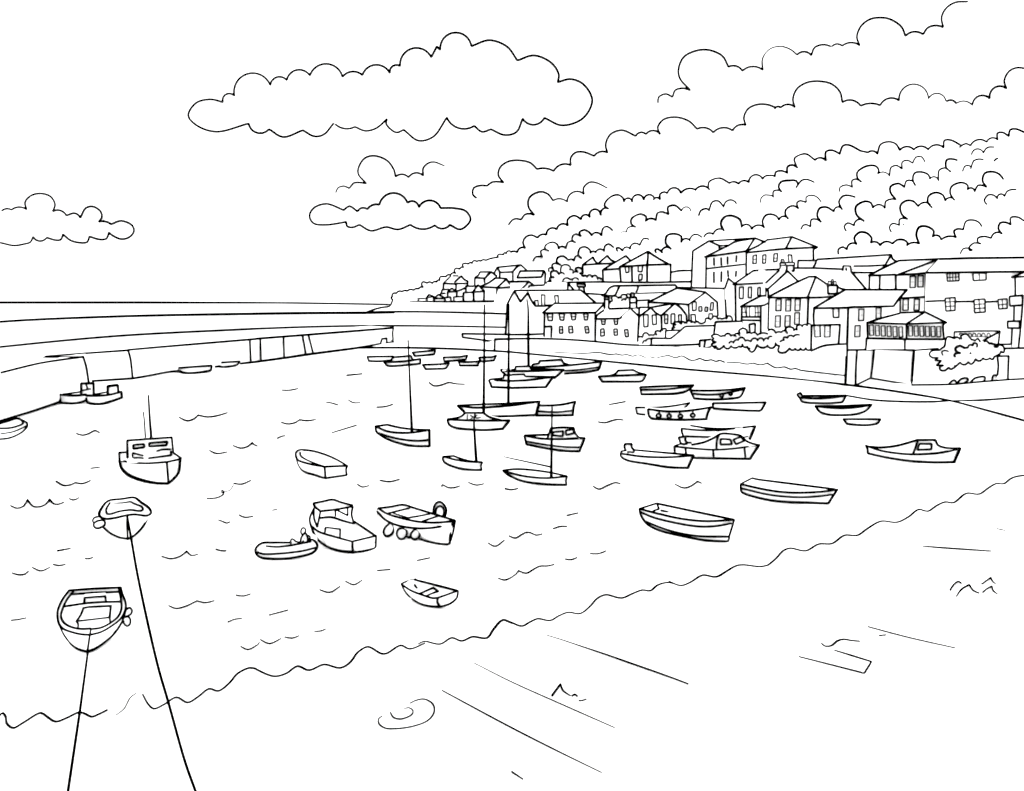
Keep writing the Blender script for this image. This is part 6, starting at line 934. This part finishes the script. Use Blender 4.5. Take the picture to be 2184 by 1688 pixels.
t = Thing('curled_rope', 'curled end of rope lying in a loose spiral on the front beach', 'rope', own='white_cloth'); t.body.ink('j', '1,2,2.6,2,1.8,2,2.2,1|C 1310,938 1370,910 1440,902 1510,945 1520,1010 1470,1080 1350,1130 1200,1153 1100,1148 1048,1110 1045,1070 1078,1045', ('z', .06)); t.body.ink('j', '.8,1.6,2.2,2.4,1.6|C 1263,983 1305,975 1340,1000 1330,1032 1230,1072 1170,1055 1146,1015', ('z', .06))
t = Thing('plank', 'pale plank half buried in the sand of the front beach', 'plank', own='white_paint'); t.body.fill('l', 'L 567,484 883,580 822,678 800,676 262,538', ('z', .1), .1); t.body.ink('l', '1.4,3.4,2.4|L 567,484 720,532 883,582', ('z', .1)); t.body.ink('l', '1.2,2.2,2.6|L 262,538 530,606 800,675', ('z', .1)); t.body.ink('l', '2|C 883,582 835,658 820,680 800,676', ('z', .1))
def stone(lab, tl, ridge, body, Y, grp='small stones on the front beach'):
    t = Thing('stone', lab, 'stone', grp, own='white_stone')
    for s_ in ridge: t.body.ink(tl, s_, Y)
    p3 = lift(P(tl, body), Y+.02); c_ = sum(p3, Vector((0, 0, 0)))/len(p3); w_ = max(p.x for p in p3)-min(p.x for p in p3)
    t.body.hull([*p3, *[Vector((p.x, p.y, max(.0, min(q.z for q in p3)-.05))) for p in p3], *[Vector((c_.x+(p.x-c_.x)*.6, p.y+w_*.6, max(.03, p.z*.7))) for p in p3]])
Y = ground(997+1100/4, .03)
stone('rounded stone in the stone cluster, leaning on the sharp-peaked stone', 'h', ['2.4,2.2,1.6|C 1553,1048 1580,1005 1622,972 1645,985 1675,1020'], 'C 1553,1048 1580,1005 1622,972 1645,985 1675,1020', Y+.6)
stone('sharp-peaked stone in front of the rounded stone', 'h', ['1,2.6,2.8|C 1606,1102 1650,1040 1718,1000', '2.6,2.2,1.6|C 1718,1000 1750,1050 1803,1072'], 'C 1606,1102 1650,1040 1718,1000 1750,1050 1803,1072', Y)
stone('small caret-shaped stone, upper one beside the sharp-peaked stone', 'h', ['1.4,2.2|L 1821,997 1902,939', '2,1.4|C 1902,939 1915,970 1940,993'], 'C 1821,997 1902,939 1940,993', Y+1.6)
stone('small caret-shaped stone, lower one beside the sharp-peaked stone', 'h', ['1.6,2.2|C 1830,1068 1860,1040 1910,1012', '2.2,1.6|C 1910,1012 1920,1050 1955,1079'], 'C 1830,1068 1860,1040 1910,1012 1955,1079', Y+.5)
Y = ground(2374*UPX+878/4, .03)
stone('dark-edged pointed stone between two slanting ropes', 'k', ['3.8,3.4|L 340,873 414,772', '2.6,2.6,1.2|C 414,772 435,830 500,872'], 'C 340,873 414,772 435,830 500,872', Y)
stone('pebble beside the dark-edged pointed stone', 'k', ['2.4,3,2.4|C 512,874 535,860 558,877'], 'C 512,874 535,860 558,877', Y)
# ================================================================== link everything
for th in THINGS: th.build()
